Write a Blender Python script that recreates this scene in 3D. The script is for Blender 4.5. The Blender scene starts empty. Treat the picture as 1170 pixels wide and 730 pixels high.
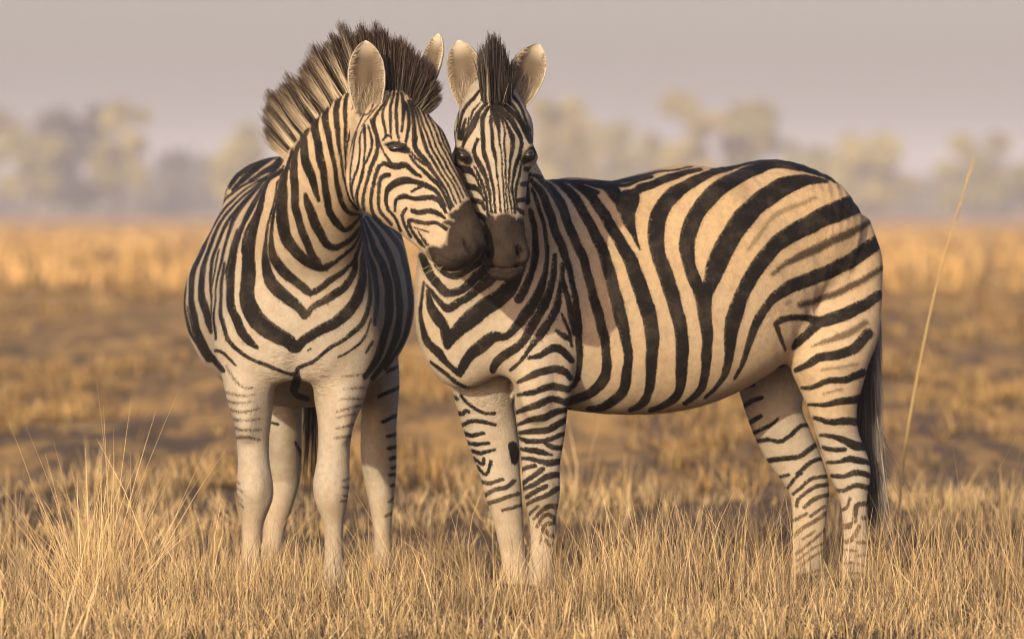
import bpy, math, numpy as np
rng = np.random.default_rng(11)
SC = bpy.context.scene
COL = SC.collection
R_ = math.radians

# ------------------------------------------------------------------ camera
D, S = 22.0, 0.00267            # distance to the zebras, metres per photo pixel there
FPX = D / S                     # focal length in photo pixels (photo 1170 wide)
HOR, HC = 240.0, 1.2            # horizon row and eye height
cam_d = bpy.data.cameras.new('camera')
cam = bpy.data.objects.new('camera', cam_d); COL.objects.link(cam)
cam.location = (0, -D, HC); cam.rotation_euler = (R_(90), 0, 0)
cam_d.sensor_width = 36.0; cam_d.lens = FPX / 1170 * 36.0
cam_d.shift_y = (HOR - 365.0) / 1170.0
cam_d.clip_start = 0.5; cam_d.clip_end = 6000
cam_d.dof.use_dof = True; cam_d.dof.focus_distance = D - 0.5
cam_d.dof.aperture_fstop = cam_d.lens / 60.0
SC.camera = cam

# ------------------------------------------------------------------ light
SUN_EL, SUN_AZ = 17.5, 24.0     # degrees; azimuth to the left of the line from zebras to camera
sdir = np.array([-math.sin(R_(SUN_AZ)) * math.cos(R_(SUN_EL)), -math.cos(R_(SUN_AZ)) * math.cos(R_(SUN_EL)), math.sin(R_(SUN_EL))])
w = bpy.data.worlds.new('World'); SC.world = w; w.use_nodes = True
nt = w.node_tree; nt.nodes.clear()
o_ = nt.nodes.new('ShaderNodeOutputWorld'); bg = nt.nodes.new('ShaderNodeBackground')
sky = nt.nodes.new('ShaderNodeTexSky'); sky.sky_type = 'NISHITA'; sky.sun_disc = False
sky.sun_elevation = R_(SUN_EL); sky.sun_rotation = math.atan2(sdir[0], sdir[1])
sky.dust_density = 6.0; sky.air_density = 1.0; sky.ozone_density = 1.0; sky.altitude = 900
mx = nt.nodes.new('ShaderNodeMix'); mx.data_type = 'RGBA'; mx.blend_type = 'MULTIPLY'; mx.inputs[0].default_value = 1.0
mx.inputs[7].default_value = (1.0, 0.90, 0.98, 1)
nt.links.new(sky.outputs[0], mx.inputs[6]); nt.links.new(mx.outputs[2], bg.inputs[0]); nt.links.new(bg.outputs[0], o_.inputs[0])
bg.inputs[1].default_value = 0.15
sl = bpy.data.lights.new('sun', 'SUN'); so = bpy.data.objects.new('sun', sl); COL.objects.link(so)
sl.energy = 3.6; sl.angle = R_(0.6); sl.color = (1.0, 0.89, 0.65)
from mathutils import Vector
so.rotation_euler = Vector(sdir).to_track_quat('Z', 'Y').to_euler()
so.location = (-30, -40, 30)
vs = SC.view_settings; vs.view_transform = 'Standard'; vs.look = 'None'; vs.gamma = 1.0; vs.exposure = 0.43
SC.cycles.use_denoising = True; SC.cycles.denoising_prefilter = 'ACCURATE'; SC.cycles.filter_width = 1.15; SC.cycles.use_adaptive_sampling = False
SC.cycles.max_bounces = 5; SC.cycles.sample_clamp_indirect = 3; SC.cycles.volume_bounces = 0; SC.cycles.transparent_max_bounces = 8

# ------------------------------------------------------------------ helpers
def W(px, py, y):
    k = (D + y) / FPX
    return np.array([(px - 585.0) * k, y, HC - (py - HOR) * k])

def tag(o, label=None, cat=None, group=None, kind=None):
    if label: o['label'] = label
    if cat: o['category'] = cat
    if group: o['group'] = group
    if kind: o['kind'] = kind
    return o

def mesh_obj(name, V, F, mat=None, parent=None, smooth=True, fattr=None, cattr=None, uvw=None):
    """V (n,3); F list of (m,k) index arrays; fattr {name: n floats}; cattr {name: (n,3)}"""
    V = np.asarray(V, np.float32)
    if not isinstance(F, (list, tuple)): F = [F]
    F = [np.asarray(f, np.int32) for f in F if len(f)]
    me = bpy.data.meshes.new(name)
    nl = sum(f.size for f in F); nf = sum(len(f) for f in F)
    me.vertices.add(len(V)); me.vertices.foreach_set('co', V.ravel())
    me.loops.add(nl); me.polygons.add(nf)
    me.loops.foreach_set('vertex_index', np.concatenate([f.ravel() for f in F]))
    st = []; c = 0
    for f in F:
        st.append(c + np.arange(len(f)) * f.shape[1]); c += f.size
    me.polygons.foreach_set('loop_start', np.concatenate(st).astype(np.int32))
    me.polygons.foreach_set('use_smooth', np.full(nf, smooth))
    me.update(calc_edges=True)
    for k, a in (fattr or {}).items():
        at = me.attributes.new(k, 'FLOAT', 'POINT'); at.data.foreach_set('value', np.asarray(a, np.float32))
    for k, a in (cattr or {}).items():
        at = me.attributes.new(k, 'FLOAT_COLOR', 'POINT')
        at.data.foreach_set('color', np.concatenate([np.asarray(a, np.float32), np.ones((len(V), 1), np.float32)], 1).ravel())
    o = bpy.data.objects.new(name, me); COL.objects.link(o)
    if mat: me.materials.append(mat)
    if parent is not None: o.parent = parent
    return o

def empty(name, loc):
    o = bpy.data.objects.new(name, None); COL.objects.link(o); o.location = loc; o.empty_display_size = .2
    return o

def adopt(o, root):
    """parent a mesh built in world coordinates to an Empty without moving it"""
    o.parent = root; o.matrix_parent_inverse.identity()
    o.location = -root.location
    return o

# ------------------------------------------------------------------ node helper
class NT:
    def __init__(s, name):
        s.m = bpy.data.materials.new(name); s.m.use_nodes = True
        s.t = s.m.node_tree; s.t.nodes.clear()
        s.out = s.t.nodes.new('ShaderNodeOutputMaterial')
    def n(s, typ, **kw):
        nd = s.t.nodes.new('ShaderNode' + typ)
        for k, v in kw.items(): setattr(nd, k, v)
        return nd
    def put(s, sock, v):
        if isinstance(v, bpy.types.NodeSocket): s.t.links.new(v, sock)
        elif v is not None:
            if sock.type == 'RGBA' and not isinstance(v, (int, float)) and len(v) == 3: v = (*v, 1)
            sock.default_value = v
    def attr(s, name, out='Fac'):
        return s.n('Attribute', attribute_name=name).outputs[out]
    def math(s, op, a, b=None, c=None, clamp=False):
        nd = s.n('Math', operation=op, use_clamp=clamp)
        s.put(nd.inputs[0], a); s.put(nd.inputs[1], b); s.put(nd.inputs[2], c)
        return nd.outputs[0]
    def noise(s, scale, detail=2, rough=.5, vec=None, dist=0):
        nd = s.n('TexNoise'); nd.inputs['Scale'].default_value = scale; nd.inputs['Detail'].default_value = detail
        nd.inputs['Roughness'].default_value = rough; nd.inputs['Distortion'].default_value = dist
        if vec is not None: s.put(nd.inputs['Vector'], vec)
        return nd.outputs['Fac']
    def pos(s): return s.n('NewGeometry').outputs['Position']
    def obj(s): return s.n('TexCoord').outputs['Object']
    def vmul(s, v, k):
        nd = s.n('VectorMath', operation='MULTIPLY'); s.put(nd.inputs[0], v); nd.inputs[1].default_value = k
        return nd.outputs[0]
    def ramp(s, f, lo, hi, a=0., b=1., smooth=True):
        nd = s.n('MapRange'); nd.interpolation_type = 'SMOOTHSTEP' if smooth else 'LINEAR'
        s.put(nd.inputs[0], f)
        for i, v in enumerate((lo, hi, a, b)): nd.inputs[1 + i].default_value = v
        return nd.outputs[0]
    def mix(s, f, a, b, blend='MIX'):
        nd = s.n('Mix', data_type='RGBA', blend_type=blend)
        s.put(nd.inputs[0], f); s.put(nd.inputs[6], a); s.put(nd.inputs[7], b)
        return nd.outputs[2]
    def bump(s, h, strength=.3, dist=.01):
        nd = s.n('Bump'); nd.inputs['Strength'].default_value = strength; nd.inputs['Distance'].default_value = dist
        s.put(nd.inputs['Height'], h)
        return nd.outputs[0]
    def bsdf(s, col, rough=.8, spec=.2, normal=None, sheen=0, trans=None):
        nd = s.n('BsdfPrincipled')
        s.put(nd.inputs['Base Color'], col); s.put(nd.inputs['Roughness'], rough)
        nd.inputs['Specular IOR Level'].default_value = spec
        if sheen: nd.inputs['Sheen Weight'].default_value = sheen; nd.inputs['Sheen Roughness'].default_value = .4
        if normal is not None: s.put(nd.inputs['Normal'], normal)
        sh = nd.outputs[0]
        if trans:
            tr = s.n('BsdfTranslucent'); s.put(tr.inputs[0], col)
            mxs = s.n('MixShader'); mxs.inputs[0].default_value = trans
            s.t.links.new(sh, mxs.inputs[1]); s.t.links.new(tr.outputs[0], mxs.inputs[2]); sh = mxs.outputs[0]
        s.t.links.new(sh, s.out.inputs['Surface'])
        return s.m

# ------------------------------------------------------------------ implicit modelling
def resample(ctrl, n):
    """Catmull-Rom through control rows"""
    c = np.asarray(ctrl, float); m = len(c)
    t = np.linspace(0, m - 1, n); i = np.minimum(t.astype(int), m - 2); f = (t - i)[:, None]
    p0 = c[np.maximum(i - 1, 0)]; p1 = c[i]; p2 = c[i + 1]; p3 = c[np.minimum(i + 2, m - 1)]
    return .5 * (2 * p1 + (p2 - p0) * f + (2 * p0 - 5 * p1 + 4 * p2 - p3) * f * f + (3 * p1 - p0 - 3 * p2 + p3) * f ** 3)

def nrm(v): return v / np.maximum(np.linalg.norm(v, axis=-1, keepdims=True), 1e-9)

class Tube:
    """swept elliptical section: rows of (centre xyz, radius along U, radius along V); U is the reference axis made
    perpendicular to the spine"""
    def __init__(s, rows, ref, cap=(.05, .05), k=.05, region=0, n=None, pw=2.0):
        r = resample(rows, n or (len(rows) - 1) * 4 + 1)
        s.c = r[:, :3]; s.a = np.maximum(r[:, 3], .004); s.b = np.maximum(r[:, 4], .004)
        T = nrm(np.gradient(s.c, axis=0)); ref = np.asarray(ref, float)
        s.U = nrm(ref - (T @ ref)[:, None] * T); s.V = np.cross(T, s.U)
        s.cap = cap; s.k = k; s.pw = pw; s.region = region; s.T = T
        m = max(s.a.max(), s.b.max(), *cap) + k + .03
        s.lo = s.c.min(0) - m; s.hi = s.c.max(0) + m
    def sdf(s, P):
        N = len(P); best = np.full(N, 1e9, np.float32); q = np.zeros(N, np.float32)
        M = len(s.c)
        for i in range(M - 1):
            d = s.c[i + 1] - s.c[i]; L = d @ d
            t = np.clip(((P - s.c[i].astype(np.float32)) @ (d / L).astype(np.float32)), 0, 1)
            e = P - s.c[i].astype(np.float32) - t[:, None] * d.astype(np.float32)
            dd = np.einsum('ij,ij->i', e, e)
            w_ = dd < best
            best[w_] = dd[w_]; q[w_] = i + t[w_]
        i = np.minimum(q.astype(int), M - 2); f = (q - i)[:, None]
        lerp = lambda A: A[i] * (1 - f) + A[i + 1] * f
        C = lerp(s.c); U = lerp(s.U); V = lerp(s.V); T = lerp(s.T)
        f = f[:, 0]; a = s.a[i] * (1 - f) + s.a[i + 1] * f; b = s.b[i] * (1 - f) + s.b[i + 1] * f
        e = P - C
        u = np.einsum('ij,ij->i', e, U); v = np.einsum('ij,ij->i', e, V); w_ = np.einsum('ij,ij->i', e, T)
        c = np.where(q <= 1e-6, s.cap[0], np.where(q >= M - 1 - 1e-6, s.cap[1], 1e6))
        w_ = np.where(c > 1e5, 0, w_)
        if s.pw == 2.0:
            k0 = np.sqrt((u / a) ** 2 + (v / b) ** 2 + (w_ / c) ** 2) + 1e-6
            k1 = np.sqrt((u / a ** 2) ** 2 + (v / b ** 2) ** 2 + (w_ / c ** 2) ** 2) + 1e-4
            r = k0 * (k0 - 1) / k1
        else:
            k0 = np.sqrt(((np.abs(u / a) ** s.pw + np.abs(v / b) ** s.pw) ** (2 / s.pw)) + (w_ / c) ** 2) + 1e-6
            r = np.sqrt(u * u + v * v + w_ * w_) * (1 - 1 / k0)
        return np.maximum(r, -np.minimum(a, b)).astype(np.float32)

def blob(c, r, ref=(0, 0, 1), axis=(0, 1, 0), k=.04, region=0, sub=False):
    """ellipsoid with radii r along (ref, axis x ref, axis)"""
    c = np.asarray(c, float); ax = nrm(np.asarray(axis, float))
    t = Tube([(*(c - ax * .002), r[0], r[1]), (*(c + ax * .002), r[0], r[1])], ref, cap=(r[2], r[2]), k=k, region=region, n=2)
    t.sub = sub
    return t

def smin(a, b, k):
    h = np.maximum(k - np.abs(a - b), 0) / k
    return np.minimum(a, b) - h * h * k * .25

def build_field(parts, h):
    lo = np.min([p.lo for p in parts], 0); hi = np.max([p.hi for p in parts], 0)
    n = np.ceil((hi - lo) / h).astype(int) + 1
    F = np.full(n, .5, np.float32)
    for p in parts:
        i0 = np.maximum(((p.lo - lo) / h).astype(int), 0); i1 = np.minimum(((p.hi - lo) / h).astype(int) + 2, n)
        ax = [lo[j] + h * np.arange(i0[j], i1[j]) for j in range(3)]
        sl_ = tuple(slice(i0[j], i1[j]) for j in range(3)); shp = F[sl_].shape
        # coarse pass first; the fine one only near the surface
        st_ = 4; cax = [np.append(a_[::st_], a_[-1]) if (len(a_) - 1) % st_ else a_[::st_] for a_ in ax]
        CG = np.stack(np.meshgrid(*cax, indexing='ij'), -1)
        cd = p.sdf(CG.reshape(-1, 3).astype(np.float32)).reshape(CG.shape[:3])
        ci = [np.minimum((np.arange(len(a_)) + st_ // 2) // st_, len(c_) - 1) for a_, c_ in zip(ax, cax)]
        d = cd[np.ix_(*ci)].copy()
        nearm = np.abs(d) < h * st_ * 1.8 + p.k
        ii = np.argwhere(nearm)
        G = np.stack([ax[j][ii[:, j]] for j in range(3)], 1).astype(np.float32)
        if len(G): d[nearm] = p.sdf(G)
        if getattr(p, 'sub', False): F[sl_] = -smin(-F[sl_], d, p.k)
        else: F[sl_] = smin(F[sl_], d, p.k)
    return F, lo

def surface_nets(F, lo, h):
    n = np.array(F.shape); ins = F < 0
    c = np.zeros(n - 1, np.int8)
    for dx in (0, 1):
        for dy in (0, 1):
            for dz in (0, 1):
                c += ins[dx:n[0] - 1 + dx, dy:n[1] - 1 + dy, dz:n[2] - 1 + dz]
    act = np.argwhere((c > 0) & (c < 8))
    idx = np.full(n - 1, -1, np.int32); idx[tuple(act.T)] = np.arange(len(act))
    acc = np.zeros((len(act), 3)); cnt = np.zeros(len(act))
    for a in range(3):
        o1, o2 = [j for j in range(3) if j != a]
        for u in (0, 1):
            for v in (0, 1):
                p = act.copy(); p[:, o1] += u; p[:, o2] += v
                p2 = p.copy(); p2[:, a] += 1
                f0 = F[tuple(p.T)]; f1 = F[tuple(p2.T)]
                m = (f0 < 0) != (f1 < 0)
                t = np.where(m, f0 / np.where(m, f0 - f1, 1), 0)
                q = np.zeros((len(act), 3)); q[:, o1] = u; q[:, o2] = v; q[:, a] = t
                acc += q * m[:, None]; cnt += m
    V = lo + h * (act + acc / cnt[:, None])
    quads = []
    for a in range(3):
        o1, o2 = (a + 1) % 3, (a + 2) % 3
        sl0 = [slice(None)] * 3; sl1 = [slice(None)] * 3
        sl0[a] = slice(0, n[a] - 1); sl1[a] = slice(1, n[a])
        for o in (o1, o2): sl0[o] = sl1[o] = slice(1, n[o] - 1)
        A = ins[tuple(sl0)]; B = ins[tuple(sl1)]
        e = np.argwhere(A != B); fl = A[tuple(e.T)]
        e[:, o1] += 1; e[:, o2] += 1
        def cell(u, v):
            p = e.copy(); p[:, o1] += u; p[:, o2] += v
            return idx[tuple(p.T)]
        q = np.stack([cell(-1, -1), cell(0, -1), cell(0, 0), cell(-1, 0)], 1)
        q[~fl] = q[~fl][:, ::-1]
        quads.append(q)
    return V, np.concatenate(quads)

def finish_surface(V, Q, smooth_it=3):
    """smooth and subdivide once; returns vertices and quads"""
    me = bpy.data.meshes.new('tmp'); me.from_pydata([], [], [])
    o = mesh_obj('tmp_surface', V, Q)
    m = o.modifiers.new('s', 'SMOOTH'); m.iterations = smooth_it; m.factor = .5
    m = o.modifiers.new('d', 'SUBSURF'); m.levels = 1; m.render_levels = 1
    dg = bpy.context.evaluated_depsgraph_get(); ev = o.evaluated_get(dg); em = ev.to_mesh()
    nv = len(em.vertices); VV = np.empty(nv * 3, np.float32); em.vertices.foreach_get('co', VV)
    NN = np.empty(nv * 3, np.float32); em.vertices.foreach_get('normal', NN)
    FF = np.empty(len(em.loops), np.int32); em.loops.foreach_get('vertex_index', FF)
    ev.to_mesh_clear(); md = o.data; bpy.data.objects.remove(o); bpy.data.meshes.remove(md); bpy.data.meshes.remove(me)
    return VV.reshape(-1, 3), FF.reshape(-1, 4), NN.reshape(-1, 3)

# ------------------------------------------------------------------ coat pattern: strokes laid over a flattened coat
def chart(V):
    """flattened coat coordinates (stroke units) of points on an animal"""
    k = FPX / (D + V[:, 1])
    return np.stack([585.0 + V[:, 0] * k, HOR - (V[:, 2] - HC) * k], 1).astype(np.float32)

def strokes(C, lines, far=40.0):
    """signed distance from chart points to the union of variable-width strokes"""
    out = np.full(len(C), far, np.float32)
    xs = C[:, 0]; order = np.argsort(xs); Cs = C[order]; xs = xs[order]; os_ = np.full(len(C), far, np.float32)
    for L in lines:
        p = np.asarray(L, float)
        if p.shape[1] == 2: p = np.concatenate([p, np.full((len(p), 1), 3.)], 1)
        if len(p) > 2: p = resample(p, (len(p) - 1) * 4 + 1)
        p[:, 2] = np.maximum(p[:, 2], 1.)
        m = 8 + p[:, 2].max() / 2
        a = np.searchsorted(xs, p[:, 0].min() - m); b = np.searchsorted(xs, p[:, 0].max() + m)
        if b <= a: continue
        sub = Cs[a:b]; sel = np.nonzero((sub[:, 1] > p[:, 1].min() - m) & (sub[:, 1] < p[:, 1].max() + m))[0]
        if not len(sel): continue
        q = sub[sel]; dmin = os_[a:b][sel]
        for i in range(len(p) - 1):
            d = p[i + 1, :2] - p[i, :2]; LL = max(d @ d, 1e-6)
            t = np.clip(((q - p[i, :2]) @ d) / LL, 0, 1)
            e = q - p[i, :2] - t[:, None] * d
            dd = np.sqrt(np.einsum('ij,ij->i', e, e)) - .5 * (p[i, 2] * (1 - t) + p[i + 1, 2] * t)
            dmin = np.minimum(dmin, dd)
        tmp = os_[a:b]; tmp[sel] = dmin; os_[a:b] = tmp
    out[order] = os_
    return out

def strand_mesh(root, tip, width, col0, col1, bend=None, lv=4, wdir=None, power=1.0, mid=None, taper=.9):
    """ribbon blades: root, tip (n,3); width (n,); col0/col1 (n,3); bend (n,3) control offset"""
    n = len(root)
    if bend is None: bend = np.zeros((n, 3))
    if mid is None: mid = (root + tip) / 2 + bend
    d = nrm(tip - root)
    if wdir is None:
        r = rng.normal(size=(n, 3)); wdir = nrm(np.cross(d, r))
    t = np.linspace(0, 1, lv)
    P = ((1 - t) ** 2)[None, :, None] * root[:, None] + (2 * t * (1 - t))[None, :, None] * mid[:, None] + (t ** 2)[None, :, None] * tip[:, None]
    ww = (width[:, None] * (1 - taper * t[None] ** 1.5))[:, :, None] * .5
    V = np.stack([P - wdir[:, None] * ww, P + wdir[:, None] * ww], 2)      # n,lv,2,3
    c = col0[:, None] * (1 - t[None, :, None] ** power) + col1[:, None] * t[None, :, None] ** power
    Cc = np.repeat(c[:, :, None], 2, 2)
    b = (np.arange(n) * lv * 2)[:, None]
    k = np.arange(lv - 1)[None] * 2
    F = np.stack([b + k, b + k + 1, b + k + 3, b + k + 2], -1).reshape(-1, 4)
    return V.reshape(-1, 3), F, Cc.reshape(-1, 3)

def merge(*ms):
    V, F, C = [], [], []; o = 0
    for v, f, c in ms:
        V.append(v); F.append(f + o); C.append(c); o += len(v)
    return np.concatenate(V), np.concatenate(F), np.concatenate(C)
HAZE = 0.00038
# ================================================================== zebras
def rows(lst):
    """(px, py, depth, radius U in stroke units, radius V in metres) -> world rows"""
    out = []
    for px, py, y, a, b in lst:
        k = (D + y) / FPX
        out.append((*W(px, py, y), a * k, b))
    return out

H = 0.0075
HR, HL = -.28, -.32             # how far the two heads reach forward of the first estimate
def forward(p, off):
    """slide a part along the line of sight"""
    eye = np.array([0, -D, HC]); f = 1 + off / D
    p.c = eye + (p.c - eye) * f; m = max(p.a.max(), p.b.max(), *p.cap) + p.k + .03
    p.lo = p.c.min(0) - m; p.hi = p.c.max(0) + m
Z, X_, Y_ = (0, 0, 1), (1, 0, 0), (0, 1, 0)

# ---- right zebra: body turned a quarter to the camera, head facing it. regions: 0 body and near legs, 1 head, 2 far legs
RZ = []
RZ.append(Tube(rows([(530, 338, .02, 80, .15), (556, 328, .06, 100, .185), (590, 322, .11, 116, .215), (632, 331, .165, 130, .235),
                     (700, 340, .255, 133, .265), (760, 333, .335, 137, .285), (815, 313, .40, 132, .280), (842, 300, .44, 120, .265), (866, 288, .475, 103, .25),
                     (892, 281, .51, 99, .235), (918, 282, .54, 86, .215), (942, 291, .57, 68, .18)]), Z, cap=(.10, .055), k=.05, pw=2.35))
# neck rising towards the camera
RZ.append(Tube(rows([(572, 300, .08, 92, .17), (568, 255, -.05, 76, .155), (565, 215, -.20, 58, .14), (562, 178, -.31, 44, .125), (561, 148, -.38, 38, .11)]),
               X_, cap=(.06, .05), k=.06))
RZ[-1].a *= 1.0
# breast bulge and shoulder muscles
RZ.append(blob(W(508, 345, -.03), (.14, .085, .09), k=.08))
RZ.append(blob(W(530, 395, .0), (.13, .12, .10), k=.09))
RZ.append(blob(W(626, 352, .0), (.20, .085, .10), ref=(.1, 0, 1), k=.05))
RZ.append(Tube(rows([(632, 330, .0, 30, .07), (600, 372, -.04, 36, .08), (612, 410, -.02, 36, .09)]), X_, cap=(.07, .06), k=.07))
# near foreleg
RZ.append(Tube(rows([(622, 372, .0, 38, .11), (619, 405, -.01, 34, .105), (618.5, 440, -.01, 31, .088), (618.5, 472, -.01, 29.5, .075), (618.5, 502, -.01, 26, .062),
                     (618, 530, -.01, 22, .054), (618.5, 556, -.02, 21.5, .056), (619.5, 572, -.02, 19.5, .052), (620, 592, -.01, 15.5, .036), (619.5, 620, 0, 13.5, .032),
                     (618.5, 645, .0, 14, .035), (618.5, 658, -.01, 16, .042), (619, 672, -.02, 14.5, .040), (620, 684, -.05, 19, .055), (620, 691, -.06, 20, .06)]),
               X_, cap=(.05, .004), k=.024))
# near thigh and hind leg
RZ.append(Tube(rows([(938, 296, .53, 46, .09), (946, 328, .505, 55, .098), (950, 362, .475, 56, .108), (947, 400, .43, 51, .115), (949, 432, .43, 40, .095), (952, 468, .44, 27.5, .070),
                     (958.5, 500, .46, 23.5, .056), (967, 524, .47, 24, .055), (971.5, 545, .47, 21.5, .052), (975, 568, .46, 16, .040), (976.5, 600, .45, 13.5, .033),
                     (977, 634, .44, 14, .034), (975, 652, .43, 16, .042), (973, 664, .41, 15, .042), (970, 676, .39, 19, .055), (969, 682.5, .38, 20, .06)]),
               X_, cap=(.10, .004), k=.042))
RZ.append(blob(W(914, 376, .42), (.07, .045, .085), k=.04))
RZ.append(blob(W(957, 304, .58), (.115, .128, .11), ref=(0, 0, 1), k=.04))
RZ.append(Tube(rows([(953, 264, .57, 43, .10), (960, 300, .55, 47, .10), (957, 340, .52, 48, .10)]), X_, cap=(.05, .08), k=.035))
RZ.append(blob(W(986, 541, .47), (.05, .02, .03), k=.02))
RZ.append(blob(W(617, 560, -.065), (.042, .036, .02), k=.025)); RZ.append(blob(W(632, 562, .02), (.035, .018, .022), k=.02))
RZ.append(Tube(rows([(627, 588, .01, 4.5, .012), (627, 650, .012, 4.5, .012)]), X_, cap=(.02, .02), k=.012))
RZ.append(Tube(rows([(984, 560, .46, 4.5, .012), (987, 645, .44, 4.5, .012)]), X_, cap=(.02, .02), k=.012))
RZ.append(blob(W(612, 440, -.09), (.11, .05, .04), k=.04)); RZ.append(blob(W(640, 432, -.04), (.09, .035, .05), k=.03))
nR0 = len(RZ)
# far foreleg
RZ.append(Tube(rows([(548, 405, .14, 36, .11), (550, 440, .15, 33.5, .095), (557, 475, .16, 31.5, .080), (565, 508, .16, 28.5, .064), (571, 538, .16, 23.5, .056),
                     (575.5, 566, .15, 21, .054), (579, 582, .15, 18.5, .046), (582, 604, .15, 16, .035), (586, 632, .16, 14.5, .033), (588, 650, .15, 16, .042),
                     (590, 664, .14, 15, .04), (590, 678, .11, 19, .055), (590, 687, .10, 20, .06)]), X_, cap=(.06, .004), k=.035, region=2))
# far thigh and hind leg
RZ.append(Tube(rows([(930, 330, .74, 52, .10), (908, 380, .72, 50, .10), (885, 425, .68, 44, .09), (885, 470, .66, 32, .075), (899, 505, .67, 30.5, .06), (914, 532, .68, 27, .055),
                     (924, 556, .68, 23.5, .05), (925, 580, .67, 20.5, .042), (924, 604, .66, 19, .036), (923, 632, .65, 17.5, .035), (922, 648, .64, 18, .042),
                     (920, 660, .62, 17, .042), (917, 670, .60, 20, .055), (916, 676, .59, 20, .06)]), X_, cap=(.08, .004), k=.02, region=2))
nR2 = len(RZ)
# head
RZ.append(Tube([(*W(562, 110, -.17), .085, 29 * S), (*W(562.5, 125, -.19), .11, 37 * S), (*W(563.5, 142, -.20), .128, 44 * S), (*W(565, 164, -.215), .135, 43.5 * S), (*W(566, 186, -.235), .132, 39 * S),
                (*W(567.5, 208, -.26), .115, 34.5 * S), (*W(570, 232, -.285), .095, 30 * S), (*W(573, 254, -.30), .078, 25.5 * S), (*W(575.5, 274, -.31), .070, 25 * S),
                (*W(577, 292, -.315), .066, 26 * S), (*W(578, 304, -.315), .058, 22.5 * S)],
               (0, -1, 0), cap=(.05, 15 * S), k=.03, region=1))
RZ.append(Tube([(*W(530, 172, -.285), .02, .02), (*W(523, 180, -.262), .02, .02)], Z, cap=(.02, .03), k=.035, region=1))   # brows
RZ.append(Tube([(*W(600, 170, -.285), .02, .02), (*W(606, 178, -.262), .02, .02)], Z, cap=(.02, .03), k=.035, region=1))
RZ.append(blob(W(556.5, 290, -.352), (.028, .018, .020), ref=(.3, 0, 1), k=.022, region=1))  # nostril wings
RZ.append(blob(W(598, 288, -.346), (.028, .018, .020), ref=(-.3, 0, 1), k=.022, region=1))
RZ.append(blob(W(577, 313, -.345), (.018, .040, .028), k=.02, region=1))     # lower lip
RZ.append(blob(W(558.5, 292, -.378), (.020, .009, .028), ref=(.45, 0, 1), k=.008, region=1)); RZ[-1].sub = True
RZ.append(blob(W(593.5, 288, -.374), (.022, .009, .028), ref=(-.45, 0, 1), k=.008, region=1)); RZ[-1].sub = True
RZ.append(Tube([(*W(560, 305, -.36), .002, .03), (*W(577, 309, -.39), .002, .03), (*W(594, 305, -.36), .002, .03)], Z, cap=(.01, .01), k=.012, region=1)); RZ[-1].sub = True

for p_ in RZ[nR2:]: forward(p_, HR)

# ---- left zebra: facing the camera, head turned to the right. regions: 0 body, neck, forelegs; 1 head; 2 hind legs
LZ = []
LZ.append(Tube(rows([(337, 345, .02, 74, .17), (337, 340, .12, 94, .225), (338, 340, .24, 106, .255), (339, 343, .42, 114, .30), (341, 346, .68, 119, .355),
                     (342, 345, .95, 116, .360), (343, 318, 1.2, 112, .31), (344, 300, 1.40, 104, .25)]), Z, cap=(.10, .14), k=.05))
LZ.append(Tube(rows([(340, 310, .15, 95, .20), (346, 305, .42, 104, .275), (350, 302, .70, 108, .305), (350, 300, .98, 110, .315), (346, 292, 1.25, 112, .29), (344, 292, 1.42, 104, .24)]), Z, cap=(.1, .12), k=.04))
LZ.append(blob(W(311, 222, 1.32), (.10, .14, .16), k=.08))                 # croup
LZ.append(blob(W(288, 372, .06), (.18, .105, .14), ref=(.2, 0, 1), k=.09))  # shoulders
LZ.append(blob(W(392, 372, .06), (.18, .105, .14), ref=(-.2, 0, 1), k=.09))
LZ.append(blob(W(338, 375, -.04), (.15, .13, .08), k=.09))
LZ.append(blob(W(306, 408, -.01), (.085, .075, .085), k=.04)); LZ.append(blob(W(371, 408, -.01), (.085, .075, .085), k=.04))
# neck
LZ.append(Tube(rows([(338, 300, .06, 78, .17), (349, 258, -.07, 66, .15), (363, 217, -.19, 54, .128), (384, 178, -.29, 48, .112), (408, 146, -.36, 43, .10), (424, 128, -.40, 36, .085)]),
               X_, cap=(.10, .06), k=.06))
LZ.append(blob(W(330, 205, .15), (.07, .06, .12), k=.08))                  # withers
# forelegs
LZ.append(Tube(rows([(282, 395, .06, 34, .13), (284, 428, .05, 29, .115), (287.5, 455, .04, 25.5, .10), (288.5, 480, .03, 21.5, .085), (289, 505, .03, 18.5, .07), (290, 530, .02, 18.2, .06),
                     (291, 552, .01, 21, .058), (291.5, 568, .01, 20.5, .056), (290.5, 583, .02, 16, .046), (288.5, 600, .03, 12.3, .036), (287, 630, .04, 11.5, .034),
                     (286, 650, .03, 14, .042), (285, 664, .01, 13.5, .04), (284, 680, -.03, 18, .055), (284, 690, -.05, 20, .06)]), X_, cap=(.08, .004), k=.032))
LZ.append(Tube(rows([(392, 395, .06, 36, .13), (390, 428, .05, 32, .115), (386.5, 455, .04, 28, .10), (384, 480, .03, 21.5, .085), (382, 505, .02, 18.5, .07), (380.5, 530, .01, 19, .06),
                     (378.5, 552, .0, 21, .058), (378.5, 568, .0, 19.5, .056), (380, 583, .01, 15.5, .046), (381, 600, .02, 11.5, .036), (381.5, 630, .03, 10.8, .034),
                     (382, 652, .02, 13.5, .042), (382, 667, .0, 13, .04), (382, 682, -.04, 18, .055), (382, 692, -.06, 20, .06)]), X_, cap=(.08, .004), k=.032))
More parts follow.
